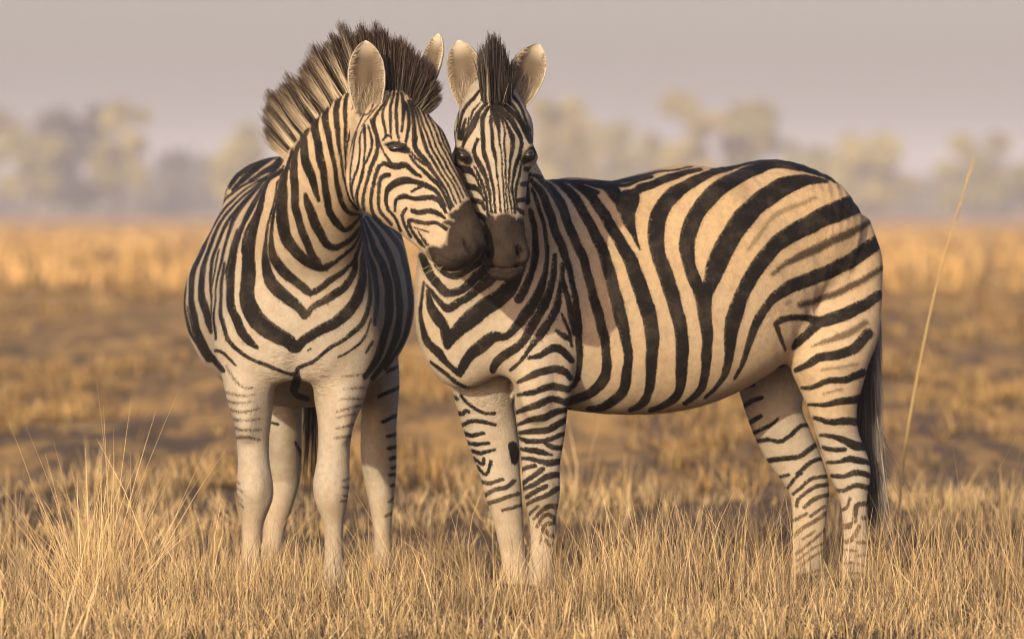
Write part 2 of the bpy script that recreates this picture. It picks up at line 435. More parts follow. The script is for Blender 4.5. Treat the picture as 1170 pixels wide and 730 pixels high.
for px, py in ((290.5, 556), (379, 556)):
    LZ.append(blob(W(px, py, -.038), (.036, .026, .018), k=.03)); LZ.append(blob(W(px + 1, py + 3, .065), (.035, .022, .022), k=.02))
    LZ.append(Tube(rows([(px, py + 28, .055, 4.5, .012), (px - 2, py + 90, .062, 4.5, .012)]), X_, cap=(.02, .02), k=.012))
for px, s_ in ((281, -1), (393, 1)):
    LZ.append(blob(W(px, 438, .0), (.10, .055, .06), k=.04)); LZ.append(blob(W(px - s_ * 1, 470, -.04), (.09, .03, .04), k=.03))
LZ.append(Tube(rows([(338, 385, -.150, 6, .02), (338, 412, -.122, 7, .022), (338, 440, -.08, 7, .022)]), X_, cap=(.02, .02), k=.03)); LZ[-1].sub = True
nL0 = len(LZ)
# hind legs
LZ.append(Tube(rows([(305, 360, 1.28, 62, .19), (308, 410, 1.26, 44, .16), (318, 455, 1.25, 29, .12), (323, 490, 1.26, 22, .09), (325, 520, 1.30, 20, .075), (324, 545, 1.33, 19.5, .065),
                     (319, 572, 1.32, 17, .05), (314, 600, 1.30, 13, .04), (311, 625, 1.28, 12.5, .038), (309, 638, 1.26, 14, .045), (308, 648, 1.22, 14, .045), (307, 660, 1.18, 18, .06), (307, 665, 1.17, 19, .06)]),
               X_, cap=(.1, .004), k=.05, region=2))
LZ.append(Tube(rows([(400, 360, 1.24, 60, .19), (418, 400, 1.20, 40, .16), (433, 440, 1.18, 24, .12), (433, 480, 1.18, 20.5, .09), (432.5, 515, 1.20, 20.8, .075), (434, 545, 1.22, 18.5, .065),
                     (435.5, 572, 1.2, 14.5, .05), (437, 600, 1.17, 10.8, .04), (437.5, 628, 1.14, 10.5, .038), (438, 645, 1.12, 13, .045), (438, 655, 1.08, 13, .045), (438, 664, 1.05, 17, .06), (438, 668, 1.04, 18, .06)]),
               X_, cap=(.1, .004), k=.05, region=2))
nL2 = len(LZ)
# head: spine from poll to muzzle; U towards the forehead
FH = nrm(np.array([.862, -.30, .507]))
def hd(lst): return [(*W(x, y, d), a * S, b) for x, y, d, a, b in lst]
LZ.append(Tube(hd([(437, 128, -.15, 37, .085), (446, 150, -.175, 48, .105), (453, 172, -.20, 57.5, .112), (463, 197, -.24, 59, .108), (474, 214, -.27, 55, .098), (487, 230, -.295, 48, .086),
                   (501, 248, -.32, 42.5, .074), (514, 266, -.35, 37.5, .066), (525, 281, -.37, 34, .062), (531, 290, -.38, 28.5, .054)]), FH, cap=(.05, 13 * S), k=.03, region=1))
LZ.append(blob(W(424, 205, -.245), (.085, .075, .05), ref=(.3, 0, 1), k=.05, region=1))        # cheek
LZ.append(Tube([(*W(446, 163, -.295), .018, .018), (*W(468, 166, -.300), .018, .018)], Z, cap=(.02, .02), k=.03, region=1))   # brow
LZ.append(Tube([(*W(470, 172, -.29), .012, .012), (*W(510, 235, -.375), .012, .012)], Z, cap=(.02, .02), k=.05, region=1))
LZ.append(blob(W(537, 281, -.425), (.03, .02, .02), ref=(-.4, 0, 1), k=.022, region=1))         # nostril wing
LZ.append(blob(W(514, 297, -.40), (.025, .045, .03), ref=(-.3, 0, 1), k=.025, region=1))        # lips
LZ.append(Tube([(*W(532, 276, -.442), .005, .02), (*W(534, 283, -.45), .006, .02), (*W(538, 290, -.448), .005, .02)], (-.8, 0, .4), cap=(.008, .008), k=.01, region=1)); LZ[-1].sub = True

for p_ in LZ[nL2:]: forward(p_, HL)

def surface_of(parts):
    F, lo = build_field(parts, H)
    V, Q = surface_nets(F, lo, H)
    V, Q, N = finish_surface(V, Q)
    # region of each vertex: the group of parts whose surface is nearest
    d = {}
    V32 = V.astype(np.float32)
    for p in parts:
        if getattr(p, 'sub', False): continue
        m = np.all((V32 > p.lo) & (V32 < p.hi), 1); v = np.full(len(V), 1., np.float32)
        if m.any(): v[m] = p.sdf(V32[m])
        d[p.region] = np.minimum(d.get(p.region, np.full(len(V), 1., np.float32)), v)
    keys = sorted(d); reg = np.array(keys)[np.argmin(np.stack([d[k] for k in keys]), 0)]
    return V, Q, N, reg

# ---------------------------------------------------------------- coat strokes (x, y, width); a few are shade drawn in black
R_BODY = [
 # barrel
 [(607,206,5),(619,220,9),(628,243,10),(634,264,10),(643,285,10),(648,300,8),(653,318,7),(657,340,7),(660,365,8),(662,390,8),(662,415,7),(660,430,6),(655,440,5),(647,446,5)],
 [(613,202,3),(627,214,8),(640,231,11),(647,250,11),(656,274,11),(665,292,11),(672,315,10),(677,335,11),(683,358,12),(690,385,11),(693,404,10),(693,422,11),(688,436,13),(672,450,10),(655,457,9),(645,459,7)],
 [(627,204,4),(648,216,10),(660,231,11),(672,252,11),(685,278,13),(692,297,13),(700,325,14),(708,358,15),(714,385,12),(718,404,10.5),(717,422,11),(714,440,11.5),(710,449,11),(703,456,11),(690,464,9),(672,467,5)],
 [(650,207,4),(668,218,10),(682,233,12),(697,257,13),(711,281,14),(719,296,16),(730,325,17),(741,358,18),(745,385,16),(745,404,14),(744,424,12),(743,440,11),(740,449,8),(737,456,9),(731,463,8),(720,468,5)],
 [(718,228,25),(717,243,19),(720,257,12.5),(725.5,271,6),(731,285,2)],
 [(777,216,14),(771,221,17),(758,235,18),(751,252,20),(750,278,18),(754,296,17),(764,325,17),(774,358,16),(779,385,15),(779,404,15),(779,424,13),(778,438,11),(776,447,10),(770,456,9),(758,463,7),(743,468,5)],
 [(777,216,14),(794,207,12),(810,199,9),(832,191,8),(856,186,6),(880,184,5)],
 [(905,188,9),(883,187,12),(863,194,13.5),(842,202.5,16),(821,216,19.5),(807,230,19),(795,245,18),(788,262,19),(785,281,17.5),(787,300,15),(794,322,15),(802,342,15),(805,358,16),(808,380,13.5),(807,404,12),(806,421,10),(804,438,9),(799,447,7),(791,455,6),(782,461,4)],
 [(945,207,4),(931,206,9),(914,207,15),(897,212,21),(878,224,23),(861,237,23),(846,254,24),(833,273,24),(822,295,24),(815,314,20),(808,334,14),(806,350,12)],
 [(984,231,17),(976,233,22),(960,240,24),(941,248,23),(912,263,21),(888,278,19),(872,296,18),(858,317,17),(847,338,17),(840,358,18),(836,375,17),(833,404,11),(830,421,9),(827,430,6),(822,438,5),(816,445,4),(806,453,3)],
 [(1008,269,14),(1000,278,16),(994,282,17),(970,299,17),(939,313,16.5),(905,327,16),(889,336,12.5),(877,348,10.5),(868,362,11),(861,378,9),(855,395,8),(851,408,6),(846,420,4),(839,432,3)],
 # back line and the dark saddle
 [(604,199,4),(640,206,4),(680,209,6),(720,205,5),(752,197,2.5),(790,191,2)],
 [(672,210,5),(690,213,10),(700,219,15),(706,228,14)], [(702,216,10),(708,229,13),(712,238,16)], [(664,212,4),(682,220,5)],
 [(720,224,10),(730,216,10),(745,211,9),(763,204,9),(780,198,7),(800,194,5)], [(700,211,4),(716,211,5),(727,207,5),(745,202,4)],
 [(877,184,5),(900,187,11),(922,193,10),(940,200,6),(955,208,3)], [(870,183,3),(905,186,3)],
 # rump and thigh
 [(1005,336,8),(1002,338,12),(985,350,14),(969,357,15),(940,367,13),(923,364,8),(906,362,7),(894,364.6,8),(886,370,7)],
 [(935,368,13),(923,381,10),(912,390,10),(907,397,6)], [(886,370,6),(893,388,4),(897,400,3)],  # second stroke: edge of the thigh fold, its shading painted in
 [(992,381,11),(989,384,13),(974,399,12),(953,406,11),(936,409,10),(923,416,8),(909,423,5)],
 [(986,425,9),(983,427,9),(965,434,7.5),(945,435.6,6),(926,442.5,4.5),(916,443,3)],
 [(982,455,9),(977,456,9),(957,459.6,7),(940,462,4.5),(924,462,2.5)],
 [(985,482,8),(979,482,8.5),(965.5,481.4,8),(948,481.4,6),(929.6,477,3)],
 [(938,497,3),(953,498.5,5),(967,503.7,7),(977.5,509.7,10),(988,510,9)], [(940,510.5,3),(950,513.4,5),(965.5,513,4)],
 [(945,528,2.5),(957,527.6,3.5),(969,524,6),(982.7,526.8,7),(993,529,5)], [(950,543,4),(964,544,4.5),(976,539.6,6),(988,542,6),(994,545,4)],
 [(945,550,2),(955,558.5,3),(964,560,4),(977.5,554,5),(992,557.6,5)], [(964,581.6,3),(969,578,3),(971.5,569,3)],
 [(976,595,5),(978,580,5),(982,576,5),(992,575,5)], [(965,601,6),(971,599.5,6)], [(964,617,2.5),(968,619,4),(977,610,4),(982,601,4)],
 [(986,591,4),(992,591,4)], [(980,619,3),(991,619,3)], [(980,633.6,2.5),(991,633,2.5)], [(966,628,2),(978,629,2)], [(965,644,2),(978,643,2),(990,646,2)], [(972,655,2),(988,655,2)],
 # breast
 [(499,302,8),(509,313,6),(520,315,8),(535,308,8),(550,296,9)],  # not a stripe: shading under the muzzle, painted black
 [(482,292,8),(487,305,10),(495.7,319,10),(507.7,332.5,10),(515,335,9),(528,331,9),(538.5,322,11),(552,309,12),(568,292,12)],
 [(488,326,3),(495,335,5),(505,347,7),(513,352,10),(525,345,9),(538.5,337,9),(550,327,11),(560,318,12),(574,303,14),(585,285,12)],
 [(489,332,4),(492,348,10),(499,363,14),(507.7,374,12),(511,388,14),(511,397,6)],
 [(513,388,13),(521,379,15),(537,365,20),(552,353,20),(566,343,20),(580,331,19),(590,316,14),(597,299,9),(599,275,6)],
 [(485,323,3),(480.5,351,4),(482,372,6),(489,391,9),(501,403,9.5),(510,414,7),(520,424,6),(526,428,6)],
 [(526,424,10),(535,408,12),(549,396,15),(562,386,13),(577,384,9),(590,373,10),(602,357,13),(612,341,12),(619,325,9),(624,308,6),(625,290,5),(622,262,5),(615,235,5),(608,215,4)],
 [(592,342,10),(602,325,9),(609,306,8.5),(612,285,8),(610,262,7),(606,240,6)],
 [(563,423,7),(569,412,10),(585,400,10),(598.6,389,10),(607,374,11),(615.5,360,10),(624,343,10),(630,325,8),(633.5,305,6.5),(634,292,5)],
 [(583,423,4),(593,413,4),(607,396,6),(620,379,11),(629,365,10),(635,351,9),(639,334,6),(642,318,5.5),(643,302,5)],
 [(643,318,5),(648,340,7),(653,362,8),(656,380,6)], [(636,378,4),(644,383,8),(650,387,5)], [(642,358,3),(650,378,4),(654,395,3)],
 # side of the neck behind the face
 [(515,112,10),(511,140,15),(511,180,17),(513,235,14)], [(524,120,6),(524,180,6)], [(604,150,3),(604,190,3)], [(598,185,6),(600,200,8),(602,230,8)],
 # near foreleg
 [(604,409,4),(617,406,7),(631,398,9),(643,401,10),(652,411,8)], [(592,437,3),(606,429,7),(620,424.6,8),(634,421.5,8.5),(644.6,424.6,8),(652,432,6)],
 [(592,451.5,3),(606,448.5,5.5),(620,444,7),(634,441.5,8),(649,445,7)], [(588,472,3),(600,467.7,5.5),(614,462,7),(631,456,7),(649,461,6)],
 [(591,485,3),(607.7,479,6),(623,476,7.5),(635,471,7),(650,468,5)], [(594,494,4),(607.7,493,6),(623,491,7),(635,486,7),(650,478,5)],
 [(594,500,3),(603,504,5),(620,504,5),(632,499,5),(648,495,5)], [(620,504,4),(631,510,5),(645,511,5)], [(594,513,3),(609,514.6,6),(620,517,6),(630,519,3)],
 [(595,524,3),(606,524,4),(620,527.7,5),(628,529,7),(644,525,6)], [(595,538.5,4),(601.5,534.6,4),(612,532,4)], [(594,554,4),(606,546,5),(620,536,5)],
 [(595,559,3),(609,554.6,5),(620,547,6),(631,543,7),(642,542,6)], [(601.5,567.7,4),(612,561.5,5),(624.6,555,4)], [(600,576,3),(612,571,4),(626,564.6,5),(635,559,5),(641,557,4)],
 [(604.6,587,3),(614,578.5,3)], [(611,592,3),(620,583,5),(629,577.7,5),(640,580,6)], [(614,601.5,3),(620,591.5,4),(627.7,587.7,4),(636,595,5)],
 [(620,609,3),(623,600,4),(635,597,4)], [(623,604.6,3),(628,611.7,3.5),(634,612.6,3.5)], [(624,617,3),(628.6,623,3),(635,622,3)], [(617,620,2),(619,610,2)],
 [(492,413,3),(506,424,4),(520,436,4),(531,442,4)], [(532,441.5,3),(554,452,5),(574,459,8),(585,467,8)],  # second stroke: belly crease line with its shadow painted in
]
R_BODY_BROWN = [
 ([(931,226.5,4),(909,235,6),(888,245,7),(876,257,5),(863,273,5),(854,286,4)], .55),
 ([(996,251,6),(975.5,264,10),(950,276,11),(924,288,11),(898.5,301,8),(883,313,5)], .95),
 ([(1010,304,7),(984,321,9),(958,334,9),(933,343,8),(914,349,8)], .95), ([(898,346,6),(902,344,6)], .5),
 ([(989,369,7),(965,382,9),(943,390,6),(929,396,3)], .8), ([(979,416,4),(940,423,4)], .6), ([(962,445,4),(941,450,3)], .65),
 ([(700,300,3),(712,340,3)], .0)]
R_FAR = [
 [(519,453.5,3),(522,456,3)], [(526,452,3),(533,460,3),(544.6,467.7,3),(554,471.5,3),(564.6,472,3)], [(520,470,4),(527.7,473,4),(532,470,4),(535,470.7,4)],
 [(525,487,4),(529,485,4),(538.5,481.5,4),(551,481.5,4),(566,484.6,3)], [(530,494,4),(540,497.7,4),(553,494.6,3)], [(533,505,4),(544.6,507.7,4),(558.5,506,3)],
 [(540,515,4),(551,517.7,4),(566,513,3)], [(541,523,3),(551.5,530,3),(553,524,3)], [(545,533,3),(554.6,542,3),(561,527,3)], [(547,549,3),(560,552,3.5),(574.6,547,3)],
 [(550,569,4),(563,560,4),(577,557,4),(587,548.5,4)], [(553,576,4),(571,571,4),(581.5,567,4),(592,563,4)], [(575,583,3),(584.6,580,3),(596,576,3)], [(586,509,9),(588,518,10.5),(588,526,8)],
 [(850,484,5),(857,482,5),(869,475,4)], [(860,495,3.5),(878,486.5,3.5),(889,479,3)], [(864,504,4),(878,502,4),(890,504,4),(904,497,4),(916,485.7,4),(930,485.7,4)],
 [(878,526,5),(897,523,5),(914,521.6,5),(924.5,513,5),(936,504,5)], [(911,540.5,3),(919,535,4),(929.6,526,4),(945,522,4)], [(890,545,3),(902,542,3)],
 [(899.6,557.6,2.5),(909,545.6,2.5),(916,540.5,2.5)], [(906.5,564,3),(916,556,3.5),(928,547,3.5),(946,543,3.5)], [(910,578,3),(913,569.6,3),(929.6,557.6,4),(950,552,4)],
 [(918.5,579,3),(929.6,571,4),(946,565,4)], [(903,596,3),(921,586.5,3)], [(925.6,589,3),(942,579,3)], [(900,618,4),(917,603,4),(932.5,594,4),(946,586,4)],
 [(917,615.6,2),(931,606,2)], [(910,632,2.5),(925.6,620,2.5),(942,604,2.5)], [(908.5,649,2),(932.5,633.6,2),(942,628,2)], [(904,658,2.5),(919,656,2.5),(935,651,2.5)],
 [(910,664.5,2.5),(936,658.5,2.5)], [(912,640,2),(928,627,2),(941,620,2)], [(830,439,4),(846,442.5,4),(861,439,3)], [(845,468,5),(859,458,5),(871,453.6,4)], [(880,420,4),(905,412,4)],
]
R_HEAD = [
 [(559,122,4),(552,135,6),(551,152,5),(552,165,5.5),(553,176,5.5),(557,188,5),(561,200,4),(563,212,3.5),(565,228,3),(566,243,3)],
 [(563,128,4),(561,140,4),(562,152,4),(563,165,4.5),(565,178,4),(567.5,191,2.6),(569,205,2.2),(571,225,2.2),(572,243,2.2)],
 [(564,116,9),(566,126,11),(568,138,8),(570,150,4),(571,165,2),(573,180,2),(574,195,2),(575.5,215,2),(577,243,2)],
 [(573,135,3),(577,152,2),(576,165,2.5),(577,180,2.5),(578,191,2.2),(578.4,212,2),(579.5,230,2),(580,243,2)],
 [(570,128,4),(578,140,4),(585,155,6),(585.5,165,5),(584,175,4.5),(582.5,191,3),(581.5,212,2.2),(583.5,230,2),(584,243,2)],
 [(568,122,5),(580,132,7),(589,145,6),(595,158,5),(595,170,5),(593,180,5),(589,191,4.5),(586,205,3),(585.5,215,3),(587.5,230,2.6),(588,243,2.6)],
 [(566,116,4),(578,122,6),(590,133,7),(598,143,7),(603,155,8),(606,162,6)],
 [(575,112,3),(585,120,4),(592,130,3),(597,142,2)], [(580,103,3),(592,118,4),(600,135,3),(606,150,2.5)],
 [(596,184,1.5),(594,196,3),(590.5,212,3.5),(590,226,2.5),(591,240,2)], [(600,193,6),(608,194,7)], [(597,210.5,6),(607,210,7)], [(591.6,228.6,5),(600,228,6)], [(590,238,4),(598,243,6)], [(592,252,2),(598,256,4)],
 [(556,118,4),(548,127,5),(543,138,8),(537,150,7),(531,160,5),(528,168,3)],
 [(545,160,4),(541.5,172,4.5),(544.5,182,6),(550.5,193,6.5),(555.5,203,5),(558,215,4.5),(560,230,3),(562,243,3)],
 [(542,190,2),(547,200,3.5),(552,211,4),(554.5,222,3.6),(556.5,235,3.4),(558,247,3)],
 [(524,193,9),(535,194,9),(541,199,4),(546,206,3),(550,216,3)], [(531,212,8),(544,215,7),(549,220,4),(553,229,3)], [(538,229,6),(549,231,6),(554,239,4)], [(545,246,7),(552,248,7),(554,253,4)],
 [(551,114,4),(557,107,6)], [(548,118,2),(541,126,2.5),(538,136,3)], [(549,103,2.5),(541,113,4),(533,122,4),(528,131,4),(525,143,4),(524,158,4)],
 [(532,137,3),(529,147,5),(527,158,6)], [(522,114,2),(524,127,2),(521.5,150,2)], [(536,135,2),(534,147,3),(528,153,3)], [(519,150,2),(520,175,2.5),(522,190,3)],
]
R_HEAD += [[(555,284,2),(557,290,4.5),(561,294,4)], [(596,280,2),(594.5,287,4.5),(591,291,3.5)], [(560,309,1.4),(577,313,2),(594,308,1.4)]]
R_HEAD += [[(521,170,4),(528,177,12),(535,183,9)], [(600,184,6),(605,177,12),(610,171,5)]]
R_HEAD_MUZ = [[(577,262,38),(577,276,52),(577.5,290,62),(578,312,64)], [(560,251,14),(556,262,14)], [(594,252,12),(597,263,14)], [(575,252,10),(576,262,14)], [(520,170,7),(528,177,17),(536,184,13)], [(598,186,8),(605,177,17),(611,170,8)]]
L_HEAD = [
 [(416,129,1.5),(411,141,1.6),(404,160,2),(399,172,2),(394.5,185,1.6),(394,205,2),(397,220,2.5),(403,233,3),(411,243,3.5)],
 [(409,150,1.5),(405,163,1.8),(402,180,2),(400,200,2),(400.5,215,2.5),(404,228,2)],
 [(415,148,2),(411,160,2.2),(411,175,2),(408.5,192,2.5),(403,205,3),(402,218,3),(406,232,2)],
 [(417,143,3),(417,157,3),(417,170,2.5),(416,185,3),(413,200,4),(410,212,4),(408,225,4),(410,238,3)],
 [(421,143,2),(424,155,3),(425,165,3.5),(423,175,3),(418,187,3)],
 [(424,137,3),(427,148,3),(431,160,4),(432,170,5),(428,182,5),(423,193,4.5),(420,205,4),(417,217,4),(415,230,4),(416,243,4),(420,249,3)],
 [(443,108,2),(437,120,3),(430,130,4),(427,140,4.5),(430,152,4),(434,163,3),(438,172,2.4),(442,180,3),(448,187,3)],
 [(437,187,4),(432,191,5),(429,200,5),(427,211,4),(424.5,222,4),(424,235,4),(428,246,4),(435,253,3)],
 [(437,186,5),(446,189,7),(455,190,8),(463,188,7),(468,192,6),(474,198,5),(481,202,3)],
 [(444,200,6),(438,201,6),(434,207,4.5),(433,217,4),(432,228,4),(434,240,4),(440,249,4),(447,257,4)],
 [(472,207,6),(463,206,9),(455,208,9),(447,212,8),(442,218,6),(441,228,4.5),(444,240,4),(450,247,4),(454,254,4),(458,264,4)],
 [(472,207,6),(482,210,6),(490,214,6),(497,219,5),(503,226,4),(508,235,3.5)], [(470,219,3),(477,215,4),(484,212,4)],
 [(452,241,3),(452,232,4),(454,227,5),(462,224,6),(472,227,5),(482,226,6),(491,226,6),(500,229,6),(506,237,5),(510,244,3)],
 [(464,238,3),(460,244,4),(460,250,4),(464,259,4),(469,270,4)], [(470,240,4),(478,243,6),(488,241,6.5),(496,242,6),(503,246,5),(508,250,3)],
 [(468,259,4),(468,252,5),(476,253,5),(486,255,5),(496,254,4.5),(503,257,4),(510,262,5)], [(468,256,4),(473,267,4),(480,277,4),(485,282,3)],
 [(474,260,2),(482,263,2),(489,265,2)], [(478,265,2),(482,272,2.5),(488,281,2)], [(485,274,2.5),(489,280,2.5)],
 [(467,170,2),(475,180,3),(482.5,186,4.5),(493,194,5),(501,205,5),(508,216,4),(513,226,3),(516,238,3)],
 [(469,178,3),(476,188,3.5),(483,195,4.5),(491,203,5),(499,210,5),(504,218,4),(510,228,4),(514,240,3)],
 [(448,98,3),(445,108,3),(441,117,3),(437,128,3),(438,138,3.5),(440,150,3),(441,158,2)], [(452,97,3),(449,110,3.5),(446,122,3.5),(446,135,3.5),(446,148,3),(448,157,2)],
 [(456,98,2.5),(454,112,4),(452.5,127,4),(453,143,4),(455,157,3)], [(459,108,4),(461,122,5),(460,137,4),(459,150,3.5)], [(463,118,4),(466,130,5),(467,142,4.5),(466,152,4),(464,163,3)],
 [(467,116,3),(471,130,4),(473,143,5),(474,155,6),(474,168,6),(480,177,6),(487,185,6),(493,193,4),(499,202,3),(508,215,3),(514,228,2.5),(518,236,2.5)],
 [(470,116,3),(475,130,3.5),(479,143,3),(482,155,4),(486,167,4.5),(493,180,4),(500,192,3.5),(508,205,3),(515,218,2.5),(521,232,2.5)],
 [(473,116,3),(480,133,3),(484,145,2.5),(489,158,3),(494,170,3),(501,183,3),(508,195,2.5),(516,208,2.5),(523,222,2.5),(526,230,2)],
 [(476,116,3),(484,131,2.5),(489,143,2.5),(494,156,2.5),(500,170,2.5),(507,183,2.5),(515,197,2.5),(522,210,2.2),(530,226,2)],
 [(479,116,3),(488,130,2.5),(494,142,2.2),(499,155,2.2),(505,168,2.2),(512,182,2.2),(520,196,2),(527,210,2),(534,224,2)],
 [(483,118,3),(492,130,2.2),(498,141,2),(503,153,2),(509,167,2),(516,181,2),(524,195,2),(531,209,1.8),(537,222,1.8)],
 [(487,120,2.5),(496,131,2),(502,143,2),(507,155,1.8),(513,168,1.8),(520,181,1.8),(528,195,1.8),(534,207,1.8),(540,220,1.5)],
 [(408,115,1.5),(412,127,1.6),(417,131,1.8),(422,128,1.6),(427,117,1.4)], [(439,112,1.2),(430,122,1.5),(420,135,1.5),(414,145,1.5)],
 [(438,160,3),(443,155,3),(448,158,2)], [(457,155,2),(456,162,2)],
]
L_HEAD += [[(529,273,2),(531.5,281,4),(536,288,4.5),(541,291,3)], [(499,290,1.2),(515,297,1.4),(532,300,1.2)]]
L_HEAD += [[(441,165,2),(449,166,8),(456,168,11),(463,171,8),(469,175,2)]]
L_HEAD_MUZ = [[(517,247,12),(530,243,15),(546,243,12)], [(538,244,34),(536,256,38),(536,270,50),(532,284,48),(525,298,44)], [(493,286,13),(505,295,26),(520,303,28)], [(512,290,26),(530,298,30)], [(508,255,6),(516,256,12)], [(440,165,3),(447,165,9),(456,167,13),(463,171,9),(469,175,2)]]
L_BODY = [
 # neck
 [(342,164,5),(338,173,6),(336,180,8),(337,214,9.5),(338,240,9),(346,265,9),(356,289,9),(363,298,8)],
 [(352,146,6),(347,158,8),(348,180,10),(354,197,10),(360,214,8),(364,229,4)],
 [(349,221,4),(352,233,9),(356,245,11),(363,262,11),(373,278,9),(384,283,7),(393,279,6.5),(404,270,5),(412,259,4)],
 [(364,130,6),(360,145,9),(362,158,9),(365.5,180,9.5),(371,205,8),(373,223,8.5),(376,240,9),(384,255,9),(394,263,6),(404,256,4),(412.5,247,3)],
 [(378,113,6),(372,129,7.5),(374.5,150,8),(380,180,5),(384,200,5),(386,214,6),(391,231,6.5),(398,242,5),(408,245,3),(414,245,2)],
 [(392,101,5),(386,115,6.5),(384.5,129,7),(386.5,154,5.5),(388,170,4),(390,187,3),(393,202,3),(399,223,3.5),(409,240,3)],
 [(400,100,3),(395,113,4.5),(394.5,129,5),(395,154,4),(394,178,2.5),(395,195,2)], [(404,105,3),(404.5,129,4),(402,147,3.5),(397,165,2.5),(394,180,2)],
 # breast
 [(334,170,3),(330,185,4),(325,205,8),(322,235,13),(324,262,14),(332,280,14),(344,293,13),(358,303,10),(369,306,9),(376,303,7),(386,297,5),(401,285,4),(408,274,3),(414,260,3)],
 [(324,190,2.5),(319,215,3),(313,245,4),(310,270,5),(313,294,11),(323,309,12),(336,321,10),(347,329,10),(354,335,8),(364,330,7),(379,319,7),(394,309,5),(404,299,3.5),(408,285,2),(414,266,2)],
 [(318,206,2),(312,235,2.5),(306,260,3),(303,285,6),(305,311,12),(315,329,15),(331,342,13),(344,354,10),(349,361,8),(359,350,7),(377,339,10),(394,327,9),(405,310,7),(408,290,4),(414,270,2)],
 [(310,203,2),(303,216,4),(296,242,7),(290,262,10),(284,285,14),(284,311,16),(283,342,18),(291,362,21),(306,377,21),(327,388,17),(338,397,13),(347,388,11),(369,376,12),(389,364,14),(406,344,13),(413.7,322,11),(415,302,7),(415,275,3)],
 [(305,207,2),(295,222,4),(283,245,5),(273,270,6),(267,290,7),(264,321,9),(264,348,10),(272,370,11),(282,387,10),(294,397,4)],
 [(256,300,3.5),(252,348,4),(254,368,5),(263,391,4.5),(282,407,4),(303,416.5,4),(323,425,3.5),(336,427,4),(341,420,4),(357,413,4),(379,396,4),(399,383.6,5),(416,366,6),(422,342,5),(423,320,4),(420,300,3),(414,270,2)],
 [(339,426,6),(339,436,10),(336,446,8),(340,452,7),(350,455,6)], [(247,401,4),(255,403,4),(270,417,2)], [(386,408,2),(404,398,3),(416,386,3),(424,365,2)], [(426,391,4),(418,403,2)], [(352,400,2.5),(355,398,2)],
 # near flank, left of the shoulder
 [(296,204,2),(280,211,3),(262,224,3),(250,238,4),(236,262,3.5),(227,284,3),(216,305,3.5),(211,330,3.5),(211,350,3.5),(218,379,4),(237,411,4)],
 [(300,204,2),(285,213,2),(268,227,2.5),(253,244,3.5),(240,265,4),(231,286,5),(220.5,315,6.5),(218.5,341.6,7),(225,374,8),(237,401,8),(255,424,5)],
 [(301,205,2),(284,219,3),(270,232,3),(257,248,4),(245,268,4),(237,290,5),(231,317,7),(231,341.6,9),(237,362,9),(241,380,4)],
 [(303,205,2),(288,219,2.5),(275,234,3),(262,252,4),(252,270,4),(244,292,4),(241,315,4),(242,338,3)], [(250,285,2.2),(244,319,2),(241,348,2),(241,378,2)],
 [(304,206,2),(290,219,4),(277,235,6),(268,250,5),(261,268,4),(255,290,3.5),(249,317,2.5),(246,341.6,2),(244,362,3),(247,387,3)], [(272,262,3),(265,284,3.5),(257.5,311,3)],
 [(298,238,3),(287,262,3.5),(277,285,3)],
 [(309,205,2),(300,222,3),(291,246,4),(281,268,4),(276,288,3)], [(307,206,2),(294,228,3),(281,252,4),(270,275,4),(262,296,3),(259,318,2)], [(222,290,3),(233,262,3),(246,237,3),(258,221,3)], [(214,350,2),(224,385,3),(240,412,3)],
 # croup
 [(249,232,6),(251,228,6),(257,216,5)], [(262,214,5),(270,201,8),(282,191,10),(295,181,7),(306,176,4)], [(318,174,8),(303,184,10),(292,192,9),(277,206,7),(266,217,4)], [(320,183,8),(313,192,9),(301,197.5,6),(286,206,4)], [(322,195,6),(310,202,6),(296,208,4)],
 # shaded flank
 [(413,252,3),(415,265,4),(419,285,5),(428,312,7),(430,342,6),(428,371,4)], [(415,250,3),(421,266,5),(428,285,7),(441,312,9),(444.5,341.6,10),(442,374,9),(431,408,8),(417,430,6)],
 [(419,248,4),(430,264,6),(441,283,7),(451,310,7.5),(456,342,8),(454,379,8),(443,408,7),(426,432,5)], [(427,247,5),(443,264,6),(456,282,6),(465.5,312,6),(469,342,6),(465.5,374,6),(456,398,5),(440,421,4)],
 [(440,250,5),(458,270,6),(468,287,5),(473,317,4),(474.5,344,3.4),(472,368,3)], [(460,260,5),(472,280,4)],
]
L_LEGS = [
 [(259,418,2),(268,434,2.4),(278,442,2.4),(290,443,2)], [(258,449,2.4),(273,452,2.2),(290,450,1.6)], [(260,458,2.6),(270,461,2.4),(287,458,1.6)], [(262,468,3),(275,471,2.6),(296,466,2)],
 [(264,478,3.2),(276,481,2.8),(296,478,2)], [(266,487,3.6),(278,492,3),(298,490,2)], [(269,500,4),(280,500,4),(297,502,2.6)],
 [(269,547,2.4),(274,553,2)], [(269,555,2.4),(277,562,2)], [(269,563,2.4),(276,571,2)], [(271,571,2.4),(278,580,2)],
 [(391,430,1.6),(417,427,2.4)], [(393,445,1.6),(416,442,2.4)], [(388,457,1.6),(414,455,2.6)], [(384,470,1.6),(395,468,2.4),(412,463,3)], [(384,477,1.6),(406,473,3)], [(384,490,1.8),(404,485,3.4)],
 [(382,500,2),(402,498,4)], [(393,548,3),(401,546,3)], [(392,556,3),(401,557,3.4)], [(392,565,3),(401,567,3.4)], [(389,572,2.6),(401,571,3)],
]
